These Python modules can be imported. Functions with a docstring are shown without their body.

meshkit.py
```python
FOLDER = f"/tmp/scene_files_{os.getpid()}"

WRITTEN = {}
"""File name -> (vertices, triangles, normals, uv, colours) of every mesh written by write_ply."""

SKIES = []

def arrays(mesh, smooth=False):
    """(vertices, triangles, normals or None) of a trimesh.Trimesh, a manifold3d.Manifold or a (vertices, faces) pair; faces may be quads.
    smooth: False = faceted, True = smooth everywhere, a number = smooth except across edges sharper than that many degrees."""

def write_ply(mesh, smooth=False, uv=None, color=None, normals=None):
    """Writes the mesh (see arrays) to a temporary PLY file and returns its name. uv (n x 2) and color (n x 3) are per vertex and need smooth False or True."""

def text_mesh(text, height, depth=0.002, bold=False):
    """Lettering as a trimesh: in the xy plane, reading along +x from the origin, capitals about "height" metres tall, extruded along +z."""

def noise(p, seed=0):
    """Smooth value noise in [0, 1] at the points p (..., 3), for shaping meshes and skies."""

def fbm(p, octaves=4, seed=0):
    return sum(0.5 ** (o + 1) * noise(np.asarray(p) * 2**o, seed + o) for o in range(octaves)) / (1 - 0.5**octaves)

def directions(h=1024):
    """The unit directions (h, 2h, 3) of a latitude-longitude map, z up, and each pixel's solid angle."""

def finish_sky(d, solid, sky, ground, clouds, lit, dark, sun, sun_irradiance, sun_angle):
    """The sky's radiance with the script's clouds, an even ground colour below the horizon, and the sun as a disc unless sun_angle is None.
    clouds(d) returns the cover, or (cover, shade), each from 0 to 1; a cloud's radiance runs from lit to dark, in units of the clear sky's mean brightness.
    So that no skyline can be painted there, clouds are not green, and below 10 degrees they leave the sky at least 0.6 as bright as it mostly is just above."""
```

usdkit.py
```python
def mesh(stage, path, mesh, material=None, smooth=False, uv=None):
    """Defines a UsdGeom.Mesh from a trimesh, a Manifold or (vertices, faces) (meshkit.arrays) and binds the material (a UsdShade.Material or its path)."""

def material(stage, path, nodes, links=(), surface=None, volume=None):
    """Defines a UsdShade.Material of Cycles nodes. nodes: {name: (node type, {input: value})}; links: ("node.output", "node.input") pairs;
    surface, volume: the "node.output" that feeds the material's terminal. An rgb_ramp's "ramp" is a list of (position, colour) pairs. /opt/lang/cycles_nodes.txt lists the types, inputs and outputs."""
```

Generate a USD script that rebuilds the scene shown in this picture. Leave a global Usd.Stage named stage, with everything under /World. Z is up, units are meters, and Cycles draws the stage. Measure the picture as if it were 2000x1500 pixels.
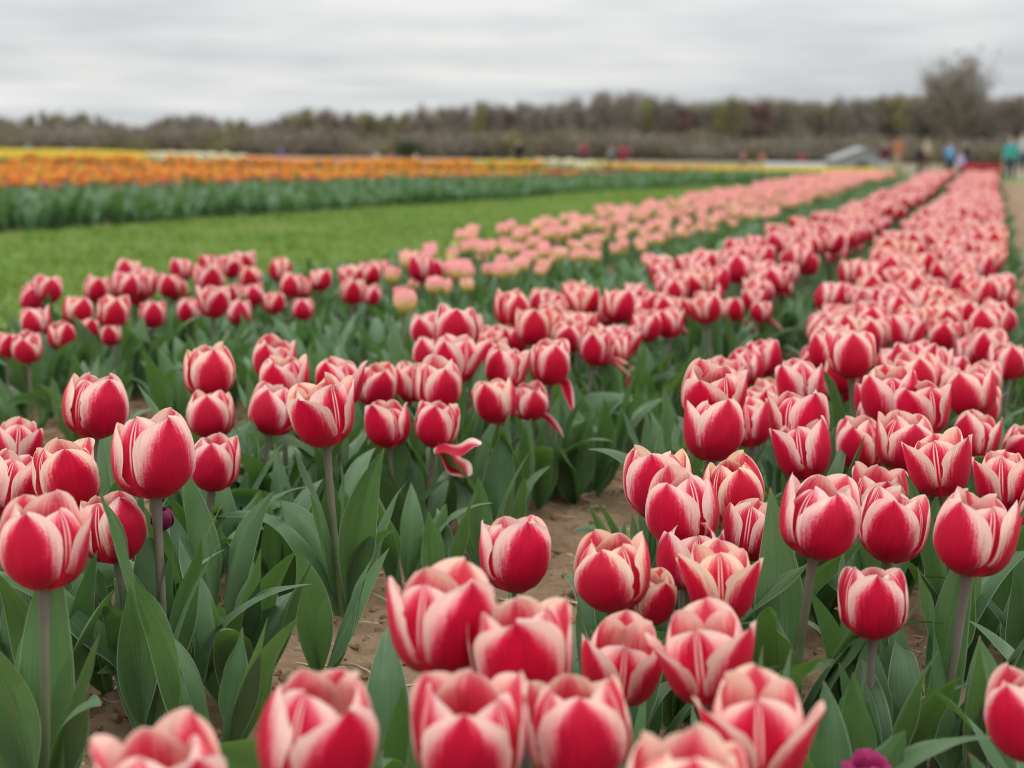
import math, random
import numpy as np, trimesh, manifold3d as m3
import usdkit, meshkit
from pxr import Usd, UsdGeom, UsdLux, UsdShade, Gf, Sdf, Vt

stage = Usd.Stage.CreateInMemory()
UsdGeom.SetStageUpAxis(stage, 'Z'); UsdGeom.SetStageMetersPerUnit(stage, 1.0)
UsdGeom.Xform.Define(stage, '/World'); UsdGeom.Scope.Define(stage, '/World/Looks')

# ------------------------------------------------------------------ camera, sky, sun, exposure
F, W, H = 2900.0, 2000.0, 1500.0            # focal length in pixels of the 2000 x 1500 photograph
CAM_H = 0.59
def nrm(v): v = np.asarray(v, float); return v / np.linalg.norm(v)
_A = np.array([940.0, 442.0, -F]); _B = np.array([-1000.0, 465.0, -F])   # two points of the horizon; A is where the rows meet
_Yc = nrm(_A); _Zc = np.cross(_A, _B); _Zc = nrm(_Zc if _Zc[1] > 0 else -_Zc); _Xc = np.cross(_Yc, _Zc)
C2W = np.stack([_Xc, _Yc, _Zc])             # world = C2W @ camera
EYE = np.array([0, 0, CAM_H])
cam = UsdGeom.Camera.Define(stage, '/World/camera')
cam.CreateHorizontalApertureAttr(36.0); cam.CreateVerticalApertureAttr(27.0)
cam.CreateFocalLengthAttr(36.0 * F / W)
cam.CreateFStopAttr(5.0); cam.CreateFocusDistanceAttr(1.62)
cam.CreateClippingRangeAttr(Gf.Vec2f(0.05, 5000)); cam.CreateExposureAttr(0.15)
_M = np.eye(4); _M[:3, :3] = C2W.T; _M[3, :3] = EYE
cam.AddTransformOp().Set(Gf.Matrix4d(*_M.ravel().tolist()))

SUN_EL, SUN_AZ = math.radians(58), math.radians(-70)   # azimuth from +y towards +x
sun = UsdLux.DistantLight.Define(stage, '/World/sun')
sun.CreateIntensityAttr(0.40); sun.CreateAngleAttr(50.0); sun.CreateColorAttr(Gf.Vec3f(1, .97, .93))
sun.GetPrim().CreateAttribute('inputs:normalize', Sdf.ValueTypeNames.Bool).Set(True)
_sd = np.array([math.sin(SUN_AZ) * math.cos(SUN_EL), math.cos(SUN_AZ) * math.cos(SUN_EL), math.sin(SUN_EL)])
_zx = nrm(np.cross([0, 0, 1], _sd)); _zy = np.cross(_sd, _zx)
_S = np.eye(4); _S[0, :3], _S[1, :3], _S[2, :3] = _zx, _zy, _sd
sun.AddTransformOp().Set(Gf.Matrix4d(*_S.ravel().tolist()))

dome = UsdLux.DomeLight.Define(stage, '/World/sky')
dome.CreateIntensityAttr(1.0)
sky = usdkit.material(stage, '/World/Looks/sky', {
    'tc': ('texture_coordinate', {}), 'sp': ('separate_xyz', {}),
    'zc': ('math', {'math_type': 'maximum', 'value2': 0.0}), 'zz': ('math', {'math_type': 'add', 'value2': 0.07}),
    'px': ('math', {'math_type': 'divide'}), 'py': ('math', {'math_type': 'divide'}), 'pv': ('combine_xyz', {'z': 2.3}),
    'n1': ('noise_texture', {'scale': 0.33, 'detail': 5, 'roughness': 0.5, 'distortion': 0.3}),
    'n2': ('noise_texture', {'scale': 1.1, 'detail': 4, 'roughness': 0.55}),
    'mixn': ('mix_float', {'fac': 0.38}),
    'rp': ('rgb_ramp', {'ramp': [(0, (3.3, 3.5, 3.8)), (.36, (4.2, 4.4, 4.65)), (.5, (5.5, 5.65, 5.75)), (.62, (6.7, 6.7, 6.55)), (1, (8.2, 8.0, 7.5))]}),
    'zf': ('math', {'math_type': 'multiply_add', 'value2': 2.0, 'value3': 1.0}),
    'cl': ('vector_math', {'math_type': 'scale'}),
    'st': ('sky_texture', {'sky_type': 'single_scattering', 'sun_disc': False, 'sun_elevation': SUN_EL, 'sun_rotation': SUN_AZ}),
    'gl': ('map_range', {'range_type': 'smoothstep', 'from_min': 0.0, 'from_max': .062, 'to_min': 1.2, 'to_max': 1.0, 'clamp': True}), 'cg': ('vector_math', {'math_type': 'scale'}), 'mx': ('mix', {'fac': 0.95}),
    'bg': ('background_shader', {'strength': 0.1}),
}, [('tc.generated', 'sp.vector'), ('sp.z', 'zc.value1'), ('zc.value', 'zz.value1'), ('sp.x', 'px.value1'), ('zz.value', 'px.value2'),
    ('sp.y', 'py.value1'), ('zz.value', 'py.value2'), ('px.value', 'pv.x'), ('py.value', 'pv.y'), ('pv.vector', 'n1.vector'), ('pv.vector', 'n2.vector'),
    ('n1.fac', 'mixn.a'), ('n2.fac', 'mixn.b'), ('mixn.result', 'rp.fac'), ('zc.value', 'zf.value1'), ('rp.color', 'cl.vector1'), ('zf.value', 'cl.scale'),
    ('st.color', 'mx.color1'), ('zc.value', 'gl.value'), ('cl.vector', 'cg.vector1'), ('gl.result', 'cg.scale'), ('cg.vector', 'mx.color2'), ('mx.color', 'bg.color')], surface='bg.background')
UsdShade.MaterialBindingAPI.Apply(dome.GetPrim()).Bind(sky)

# ------------------------------------------------------------------ helpers
def ray(u, v): return C2W @ np.array([(u - W / 2) / F, -(v - H / 2) / F, -1.0])     # one metre deep
def at_depth(u, v, d): return EYE + ray(u, v) * d
def at_height(u, v, z): r = ray(u, v); return EYE + r * ((z - CAM_H) / r[2])
def sstep(a, b, x): t = np.clip((np.asarray(x, float) - a) / (b - a), 0, 1); return t * t * (3 - 2 * t)
def terrain(x, y):
    x = np.asarray(x, float); y = np.asarray(y, float); R = np.hypot(x, y)
    left = sstep(.42, .68, -x / np.maximum(y, 1e-3)) * (y > 0)
    zr = .10 * sstep(8, 22, R) * sstep(-3.4, -2.2, x) - .48 * sstep(28, 62, R)
    zl = .03 * sstep(8, 22, R) - 1.0 * sstep(84, 112, R)
    z = zr * (1 - left) + zl * left
    far = sstep(100, 140, R)
    return z * (1 - far) - 1.0 * far

_names = {}
def numbered(path):
    n = _names.get(path, -1) + 1; _names[path] = n
    return path if n == 0 else f'{path}_{n:03d}'
def tag(prim, label=None, cat=None, group=None, kind=None):
    for k, v in (('label', label), ('category', cat), ('group', group), ('kind', kind)):
        if v: prim.SetCustomDataByKey(k, v)
    return prim
def thing(name, loc=(0, 0, 0), rz=0.0, scale=None, **kw):
    x = UsdGeom.Xform.Define(stage, numbered('/World/' + name))
    x.AddTranslateOp().Set(Gf.Vec3d(*map(float, loc)))
    if rz: x.AddRotateZOp().Set(math.degrees(rz))
    if scale is not None: x.AddScaleOp().Set(Gf.Vec3f(*map(float, scale)))
    return tag(x.GetPrim(), **kw)
def part(parent, name, mesh, mat, smooth=False, uv=None, normals=None):
    path = numbered(f'{parent.GetPath() if not isinstance(parent, str) else parent}/{name}')
    m = usdkit.mesh(stage, path, mesh, MAT[mat], smooth, uv)
    m.CreateDoubleSidedAttr(True)
    return m.GetPrim()
def copy_of(proto, name, loc, rz, scale, **kw):
    t = thing(name, loc, rz, scale, **kw)
    t.GetReferences().AddInternalReference(proto.GetPath()); t.SetInstanceable(True)
    return t
def klass(name):
    UsdGeom.Scope  # class prims hold the shapes that copies refer to
    return stage.CreateClassPrim(numbered('/World/' + name))
def scatter(name, protos, pos, rz, scale, idx, lean=None, **kw):
    """one PointInstancer; protos: list of lists of (part name, mesh, material, uv)"""
    pi = UsdGeom.PointInstancer.Define(stage, numbered('/World/' + name))
    rel = pi.CreatePrototypesRel()
    for k, ps in enumerate(protos):
        px = UsdGeom.Xform.Define(stage, f'{pi.GetPath()}/kinds/kind_{k:03d}')
        for nm, mesh, mat, uv in ps: part(px.GetPrim(), nm, mesh, mat, True, uv)
        rel.AddTarget(px.GetPath())
    n = len(pos)
    pi.CreatePositionsAttr(Vt.Vec3fArray.FromNumpy(np.asarray(pos, np.float32)))
    pi.CreateProtoIndicesAttr(Vt.IntArray.FromNumpy(np.asarray(idx, np.int32)))
    rz = np.asarray(rz, float); q = np.zeros((n, 4)); q[:, 3] = np.cos(rz / 2); q[:, 2] = np.sin(rz / 2)
    pi.CreateOrientationsAttr(Vt.QuathArray([Gf.Quath(float(a[3]), float(a[0]), float(a[1]), float(a[2])) for a in q]))
    s = np.asarray(scale, float); s = np.repeat(s[:, None], 3, 1) if s.ndim == 1 else s
    pi.CreateScalesAttr(Vt.Vec3fArray.FromNumpy(s.astype(np.float32)))
    return tag(pi.GetPrim(), kind='stuff', **kw)

def grid(P):
    """quads of an (n, m, 3) grid of points"""
    n, m = P.shape[:2]; i, j = np.meshgrid(np.arange(n - 1), np.arange(m - 1), indexing='ij'); a = (i * m + j).ravel()
    return P.reshape(-1, 3), np.stack([a, a + 1, a + m + 1, a + m], 1)
def tri(v, f): return (v, np.vstack([f[:, [0, 1, 2]], f[:, [0, 2, 3]]])) if f.shape[1] == 4 else (v, f)
def join(ms):
    vs, fs, o = [], [], 0
    for v, f in ms:
        v, f = tri(np.asarray(v), np.asarray(f)); vs.append(v); fs.append(f + o); o += len(v)
    return np.vstack(vs), np.vstack(fs)
def tube(pts, rad, sides=8, cap=True):
    p = np.asarray(pts, float); t = np.gradient(p, axis=0); t /= np.linalg.norm(t, axis=1, keepdims=True) + 1e-12
    ref = np.where(np.abs(t[:, 2:]) < .9, [[0, 0, 1.]], [[1., 0, 0]]); a = np.cross(t, ref); a /= np.linalg.norm(a, axis=1, keepdims=True); b = np.cross(t, a)
    if np.abs(t[:, 2]).min() > .6:  # mostly upright: one steady frame, no flips
        a = np.cross(t, [[0, 1., 0]]); a /= np.linalg.norm(a, axis=1, keepdims=True); b = np.cross(t, a)
    an = np.linspace(0, 2 * np.pi, sides + 1); r = np.broadcast_to(rad, (len(p),))[:, None, None]
    P = p[:, None] + r * (np.cos(an)[None, :, None] * a[:, None] + np.sin(an)[None, :, None] * b[:, None])
    uv = np.stack(np.meshgrid(an / (2 * np.pi), np.linspace(0, 1, len(p))), -1).reshape(-1, 2)
    v, f = grid(P)
    return (v, f), uv

# ------------------------------------------------------------------ materials
MAT = {}
def mat(name, nodes, links, surface='p.BSDF', **kw): MAT[name] = usdkit.material(stage, '/World/Looks/' + name, nodes, links, surface, **kw)
def plain(name, col, rough=.6, var=.25, scale=6.0, spec=.3, bump=0, bscale=60):
    c = np.array(col)
    nodes = {'g': ('geometry', {}), 'n': ('noise_texture', {'scale': scale, 'detail': 4, 'roughness': .6}),
             'r': ('rgb_ramp', {'ramp': [(.25, tuple(c * (1 - var))), (.75, tuple(np.minimum(c * (1 + var), .95)))]}),
             'p': ('principled_bsdf', {'roughness': rough, 'specular_ior_level': spec})}
    links = [('g.position', 'n.vector'), ('n.fac', 'r.fac'), ('r.color', 'p.base_color')]
    if bump:
        nodes.update({'bn': ('noise_texture', {'scale': bscale, 'detail': 5}), 'b': ('bump', {'strength': bump, 'distance': .02})})
        links += [('g.position', 'bn.vector'), ('bn.fac', 'b.height'), ('b.normal', 'p.normal')]
    mat(name, nodes, links)

def M(op, **k): return ('math', {'math_type': op, **k})
def petal_mat(name, core, soft, feather, ramp, inner_ramp, streak=0.0, translucent=.3):
    """core: (y, half width of the red flame) stops; u across, v along the petal; the reverse side is paler"""
    nodes = {
        'tc': ('texture_coordinate', {}), 's': ('separate_xyz', {}), 'oi': ('object_info', {}), 'g': ('geometry', {}),
        'xa': M('subtract', value2=.5), 'xb': M('absolute'), 'd': M('multiply', value2=2.0),
        'rn': M('multiply', value2=97.0), 'fx': M('multiply_add', value2=26.0), 'slant': M('multiply_add', value2=-2.5), 'fy': M('multiply', value2=2.6),
        'fv': ('combine_xyz', {}), 'n1': ('noise_texture', {'scale': 1.0, 'detail': 3.5, 'roughness': .62}),
        'n2': ('noise_texture', {'scale': 26.0, 'detail': 2}), 'n3': ('noise_texture', {'scale': 7.0, 'detail': 1}),
        'cr': ('rgb_ramp', {'ramp': [(y, (c * .5, c * .5, c * .5)) for y, c in core]}), 'cb': ('rgb_to_bw', {}), 'c2': M('multiply', value2=2.0),
        'na': M('subtract', value2=.5), 'nb': M('multiply_add', value2=feather), 'nc': M('subtract', value2=.5), 'nd': M('multiply_add', value2=.22),
        'ne': M('subtract', value2=.5), 'nf': M('multiply_add', value2=.35),
        'df': M('subtract'), 'w': ('map_range', {'range_type': 'smoothstep', 'from_min': -soft, 'from_max': soft, 'to_min': 0.0, 'to_max': 1.0, 'clamp': True}),
        'sa': M('subtract', value2=.055), 'sb': M('absolute'), 'sc': ('map_range', {'range_type': 'smoothstep', 'from_min': 0.012, 'from_max': .04, 'to_min': 1.0, 'to_max': 0.0, 'clamp': True}),
        'sy': ('map_range', {'range_type': 'smoothstep', 'from_min': .28, 'from_max': .6, 'to_min': 0.0, 'to_max': streak, 'clamp': True}), 'sm': M('multiply'),
        'vr': ('map_range', {'from_min': .3, 'from_max': .7, 'to_min': .84, 'to_max': 1.1, 'clamp': True}), 'vein': ('vector_math', {'math_type': 'scale'}), 'wm': M('maximum'), 'rp': ('rgb_ramp', {'ramp': ramp}),
        'ri': ('rgb_ramp', {'ramp': inner_ramp}), 'mb': ('mix', {}),
        'by': ('map_range', {'range_type': 'smoothstep', 'from_min': 0.015, 'from_max': .07, 'to_min': .85, 'to_max': 0.0, 'clamp': True}), 'mbase': ('mix', {'color2': (.62, .55, .36)}),
        'bv': ('combine_xyz', {}), 'bx': M('multiply', value2=70.0), 'byy': M('multiply', value2=3.0), 'bn': ('noise_texture', {'scale': 1.0, 'detail': 2}), 'bump': ('bump', {'strength': .4, 'distance': .0012}),
        'n6': ('noise_texture', {'scale': 5.0, 'detail': 1}), 'cf': ('map_range', {'from_min': .47, 'from_max': .75, 'to_min': 0.0, 'to_max': 1.0, 'clamp': True}), 'warm': ('mix', {'mix_type': 'multiply', 'color2': (1.0, 1.07, .86)}),
        'p': ('principled_bsdf', {'roughness': .46, 'specular_ior_level': .26, 'sheen_weight': .05, 'sheen_roughness': .4}), 't': ('translucent_bsdf', {}), 'm': ('mix_closure', {'fac': translucent}),
    }
    links = [('tc.UV', 's.vector'), ('s.x', 'xa.value1'), ('xa.value', 'xb.value1'), ('xb.value', 'd.value1'),
             ('oi.random', 'rn.value1'), ('d.value', 'slant.value3'), ('s.x', 'fx.value1'), ('rn.value', 'fx.value3'), ('s.y', 'fy.value1'),
             ('fx.value', 'fv.x'), ('fy.value', 'fv.y'), ('rn.value', 'fv.z'), ('fv.vector', 'n1.vector'), ('tc.UV', 'n2.vector'), ('g.position', 'n3.vector'),
             ('s.y', 'cr.fac'), ('cr.color', 'cb.color'), ('cb.val', 'c2.value1'),
             ('n1.fac', 'na.value1'), ('na.value', 'nb.value1'), ('d.value', 'nb.value3'), ('n2.fac', 'nc.value1'), ('nc.value', 'nd.value1'), ('nb.value', 'nd.value3'),
             ('n3.fac', 'ne.value1'), ('ne.value', 'nf.value1'), ('nd.value', 'nf.value3'), ('nf.value', 'df.value1'), ('c2.value', 'df.value2'), ('df.value', 'w.value'),
             ('d.value', 'sa.value1'), ('sa.value', 'sb.value1'), ('sb.value', 'sc.value'), ('s.y', 'sy.value'), ('sc.result', 'sm.value1'), ('sy.result', 'sm.value2'),
             ('w.result', 'wm.value1'), ('sm.value', 'wm.value2'), ('wm.value', 'rp.fac'), ('w.result', 'ri.fac'), ('g.backfacing', 'mb.fac'), ('rp.color', 'mb.color1'), ('ri.color', 'mb.color2'),
             ('s.y', 'by.value'), ('by.result', 'mbase.fac'), ('bn.fac', 'vr.value'), ('mb.color', 'vein.vector1'), ('vr.result', 'vein.scale'), ('vein.vector', 'mbase.color1'), ('g.position', 'n6.vector'), ('n6.fac', 'cf.value'), ('cf.result', 'warm.fac'), ('mbase.color', 'warm.color1'), ('warm.color', 'p.base_color'), ('warm.color', 't.color'),
             ('s.x', 'bx.value1'), ('s.y', 'byy.value1'), ('bx.value', 'bv.x'), ('byy.value', 'bv.y'), ('rn.value', 'bv.z'), ('bv.vector', 'bn.vector'), ('bn.fac', 'bump.height'), ('bump.normal', 'p.normal'),
             ('p.BSDF', 'm.closure1'), ('t.BSDF', 'm.closure2')]
    del nodes['slant']; links = [l for l in links if 'slant' not in l[1]]
    mat(name, nodes, links, 'm.closure')
RED = [(0, (.50, .003, .034)), (.2, (.60, .012, .058)), (.45, (.73, .11, .16)), (.7, (.84, .36, .36)), (1, (.88, .63, .56))]
REDI = [(0, (.62, .04, .08)), (.3, (.75, .17, .20)), (.65, (.82, .40, .35)), (1, (.86, .62, .52))]
petal_mat('petal_outer', [(0, 1.5), (.1, 1.15), (.25, .92), (.5, .77), (.72, .59), (.88, .38), (1, .15)], .32, .50, RED, REDI)
petal_mat('petal_inner', [(0, 1.5), (.15, 1.1), (.35, .88), (.55, .72), (.75, .52), (.9, .28), (1, .05)], .46, .75, RED, REDI, streak=.85)
PINK = [(0, (.80, .55, .18)), (.3, (.84, .50, .28)), (.6, (.80, .30, .30)), (1, (.78, .24, .33))]
def simple_petal(name, ramp, translucent=.25):
    mat(name, {'tc': ('texture_coordinate', {}), 's': ('separate_xyz', {}), 'g': ('geometry', {}), 'n': ('noise_texture', {'scale': 9.0, 'detail': 2}),
               'a': M('multiply_add', value2=.5, value3=-.25), 'b': M('add'), 'r': ('rgb_ramp', {'ramp': ramp}),
               'p': ('principled_bsdf', {'roughness': .5, 'specular_ior_level': .3}), 't': ('translucent_bsdf', {}), 'm': ('mix_closure', {'fac': translucent})},
        [('tc.UV', 's.vector'), ('g.position', 'n.vector'), ('n.fac', 'a.value1'), ('a.value', 'b.value1'), ('s.y', 'b.value2'), ('b.value', 'r.fac'), ('r.color', 'p.base_color'), ('r.color', 't.color'),
         ('p.BSDF', 'm.closure1'), ('t.BSDF', 'm.closure2')], 'm.closure')
simple_petal('petal_pink', [(0, (.66, .60, .12)), (.38, (.80, .64, .20)), (.6, (.84, .50, .34)), (.85, (.83, .32, .34)), (1, (.84, .42, .40))])
simple_petal('petal_orange', [(0, (.68, .34, .05)), (.5, (.73, .28, .035)), (1, (.75, .35, .05))])
simple_petal('petal_tangerine', [(0, (.68, .24, .04)), (.5, (.72, .17, .03)), (1, (.74, .24, .07))])
simple_petal('petal_yellow', [(0, (.50, .42, .05)), (1, (.70, .54, .07))])
simple_petal('petal_cream', [(0, (.55, .55, .25)), (1, (.78, .74, .55))])
simple_petal('petal_peach', [(0, (.60, .40, .18)), (1, (.76, .34, .22))])
simple_petal('petal_rose', [(0, (.30, .22, .12)), (1, (.50, .10, .16))])
simple_petal('petal_scarlet', [(0, (.25, .015, .015)), (1, (.40, .03, .03))])
simple_petal('petal_purple', [(0, (.14, .006, .04)), (.6, (.34, .02, .12)), (1, (.48, .06, .20))])
simple_petal('petal_wine', [(0, (.09, .006, .03)), (1, (.19, .012, .07))], .12)
simple_petal('petal_cream_pink', [(0, (.62, .60, .14)), (.45, (.80, .62, .28)), (.8, (.84, .46, .36)), (1, (.84, .42, .40))])
simple_petal('bud_green', [(0, (.25, .30, .08)), (1, (.62, .58, .20))])

def leaf_mat(name, dark, light, edge=(.34, .42, .30), rough=.42):
    mat(name, {'tc': ('texture_coordinate', {}), 's': ('separate_xyz', {}), 'g': ('geometry', {}), 'oi': ('object_info', {}),
               'n': ('noise_texture', {'scale': 11.0, 'detail': 4, 'roughness': .6}), 'on': M('multiply_add', value2=.6), 'r': ('rgb_ramp', {'ramp': [(.3, dark), (.95, light)]}),
               'vx': M('multiply', value2=46.0), 'vy': M('multiply', value2=1.5), 'vv': ('combine_xyz', {}), 'vn': ('noise_texture', {'scale': 1.0, 'detail': 2}),
               'vs': ('map_range', {'from_min': .3, 'from_max': .7, 'to_min': .78, 'to_max': 1.22, 'clamp': True}), 'vm': ('vector_math', {'math_type': 'scale'}),
               'xa': M('subtract', value2=.5), 'xb': M('absolute'), 'e': ('map_range', {'range_type': 'smoothstep', 'from_min': .474, 'from_max': .494, 'to_min': 0.0, 'to_max': .75, 'clamp': True}),
               'me': ('mix', {'color2': edge}), 'tip': ('map_range', {'range_type': 'smoothstep', 'from_min': .95, 'from_max': 1.0, 'to_min': 0.0, 'to_max': .7, 'clamp': True}), 'mt': ('mix', {'color2': (.20, .10, .06)}),
               'b': ('bump', {'strength': .3, 'distance': .0015}), 'bl': ('noise_texture', {'scale': 23.0, 'detail': 5, 'roughness': .7}), 'blr': ('map_range', {'from_min': .66, 'from_max': .74, 'to_min': 0.0, 'to_max': .5, 'clamp': True}), 'mbl': ('mix', {'color2': (.16, .13, .05)}), 'sp': ('noise_texture', {'scale': 55.0, 'detail': 3}), 'rr': ('map_range', {'from_min': .3, 'from_max': .7, 'to_min': rough - .08, 'to_max': rough + .14, 'clamp': True}),
               'p': ('principled_bsdf', {'specular_ior_level': .32, 'sheen_weight': .04, 'sheen_tint': (.8, .95, 1.0)}), 't': ('translucent_bsdf', {'color': (.10, .22, .03)}), 'm': ('mix_closure', {'fac': .2})},
        [('tc.UV', 's.vector'), ('g.position', 'n.vector'), ('oi.random', 'on.value1'), ('n.fac', 'on.value3'), ('on.value', 'r.fac'), ('s.x', 'vx.value1'), ('s.y', 'vy.value1'), ('vx.value', 'vv.x'), ('vy.value', 'vv.y'),
         ('oi.random', 'vv.z'), ('vv.vector', 'vn.vector'), ('vn.fac', 'vs.value'), ('r.color', 'vm.vector1'), ('vs.result', 'vm.scale'), ('s.x', 'xa.value1'), ('xa.value', 'xb.value1'), ('xb.value', 'e.value'),
         ('e.result', 'me.fac'), ('vm.vector', 'me.color1'), ('s.y', 'tip.value'), ('tip.result', 'mt.fac'), ('me.color', 'mt.color1'), ('g.position', 'bl.vector'), ('bl.fac', 'blr.value'), ('blr.result', 'mbl.fac'), ('mt.color', 'mbl.color1'), ('mbl.color', 'p.base_color'), ('vn.fac', 'b.height'), ('b.normal', 'p.normal'),
         ('g.position', 'sp.vector'), ('sp.fac', 'rr.value'), ('rr.result', 'p.roughness'), ('p.BSDF', 'm.closure1'), ('t.BSDF', 'm.closure2')], 'm.closure')
leaf_mat('leaf', (.020, .060, .018), (.085, .158, .066))
leaf_mat('leaf_far', (.042, .098, .040), (.105, .19, .088))
leaf_mat('leaf_blue', (.044, .098, .048), (.10, .175, .088))
mat('stem', {'tc': ('texture_coordinate', {}), 's': ('separate_xyz', {}), 'oi': ('object_info', {}), 'a': M('multiply_add', value2=.6), 'h': M('subtract', value2=.3),
             'r': ('rgb_ramp', {'ramp': [(0, (.10, .155, .05)), (.45, (.115, .14, .07)), (.8, (.135, .125, .085)), (1, (.14, .115, .095))]}), 'g': ('geometry', {}), 'n': ('noise_texture', {'scale': 30, 'detail': 3}),
             'vs': ('map_range', {'from_min': .25, 'from_max': .75, 'to_min': .8, 'to_max': 1.2, 'clamp': True}), 'vm': ('vector_math', {'math_type': 'scale'}), 'p': ('principled_bsdf', {'roughness': .5, 'specular_ior_level': .35})},
    [('tc.UV', 's.vector'), ('oi.random', 'a.value1'), ('s.y', 'a.value3'), ('a.value', 'h.value1'), ('h.value', 'r.fac'), ('g.position', 'n.vector'), ('n.fac', 'vs.value'), ('r.color', 'vm.vector1'), ('vs.result', 'vm.scale'), ('vm.vector', 'p.base_color')])
mat('soil', {'g': ('geometry', {}), 's': ('separate_xyz', {}), 'n1': ('noise_texture', {'scale': 2.2, 'detail': 6, 'roughness': .65}), 'n2': ('noise_texture', {'scale': 38, 'detail': 6, 'roughness': .7}), 'mf': ('mix_float', {'fac': .5}),
             'r': ('rgb_ramp', {'ramp': [(.28, (.12, .075, .042)), (.5, (.25, .165, .10)), (.72, (.38, .27, .175))]}),
             'b': ('bump', {'strength': .9, 'distance': .012}), 'p': ('principled_bsdf', {'roughness': .9, 'specular_ior_level': .15})},
    [('g.position', 'n1.vector'), ('g.position', 'n2.vector'), ('n1.fac', 'mf.a'), ('n2.fac', 'mf.b'), ('mf.result', 'r.fac'), ('r.color', 'p.base_color'), ('n2.fac', 'b.height'), ('b.normal', 'p.normal')])
plain('turf', (.12, .19, .04), .8, .35, 1.2, .15)
plain('far_field', (.20, .175, .11), .9, .3, .05, .1)
mat('grass', {'g': ('geometry', {}), 'oi': ('object_info', {}), 'n': ('noise_texture', {'scale': .9, 'detail': 5}), 'a': M('multiply_add', value2=.3), 'r': ('rgb_ramp', {'ramp': [(.3, (.10, .19, .022)), (.6, (.165, .265, .04)), (.95, (.23, .29, .07))]}),
              'p': ('principled_bsdf', {'roughness': .55, 'specular_ior_level': .3}), 't': ('translucent_bsdf', {}), 'm': ('mix_closure', {'fac': .25})},
    [('g.position', 'n.vector'), ('oi.random', 'a.value1'), ('n.fac', 'a.value3'), ('a.value', 'r.fac'), ('r.color', 'p.base_color'), ('r.color', 't.color'), ('p.BSDF', 'm.closure1'), ('t.BSDF', 'm.closure2')], 'm.closure')
plain('straw', (.50, .40, .24), .8, .3, 40, .2)
plain('clod', (.25, .165, .10), .95, .35, 30, .1, .6, 120)
plain('pebble', (.30, .23, .16), .8, .3, 20, .2)
plain('dead_leaf', (.40, .42, .22), .7, .3, 30, .2)
plain('bark', (.155, .13, .105), .9, .3, 3, .1)
plain('twig_brown', (.205, .172, .134), .9, .3, .15, .1)
plain('twig_grey', (.235, .21, .17), .9, .25, .15, .1)
plain('twig_olive', (.20, .185, .09), .9, .3, .15, .1)
plain('twig_green', (.22, .23, .085), .9, .3, .15, .1)
plain('twig_maroon', (.18, .105, .088), .9, .3, .15, .1)
plain('evergreen', (.035, .05, .02), .8, .3, 2, .15)
plain('skin', (.52, .33, .25), .55, .08, 8, .3)
for nm, c in dict(maroon=(.09, .02, .04), pale_grey=(.42, .43, .44), orange_cloth=(.46, .15, .08), beige=(.38, .31, .22), black_cloth=(.015, .015, .018), sky_blue=(.12, .32, .55), lavender=(.42, .38, .58), dark_navy=(.025, .03, .05),
                  teal=(.06, .33, .31), red_cloth=(.26, .04, .05), crimson_cloth=(.36, .03, .07), white_cloth=(.68, .68, .68), pink_cloth=(.55, .18, .22), brown_cloth=(.10, .05, .035), blue_cloth=(.08, .16, .36), grey_cloth=(.2, .2, .21),
                  hair_dark=(.02, .014, .01), hair_blond=(.42, .30, .15), hair_red=(.30, .09, .03), hair_brown=(.07, .04, .022), denim=(.06, .08, .13)).items(): plain(nm, c, .75, .15, 9, .2)
plain('grey_roof', (.22, .225, .225), .5, .08, .8, .4)
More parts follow.
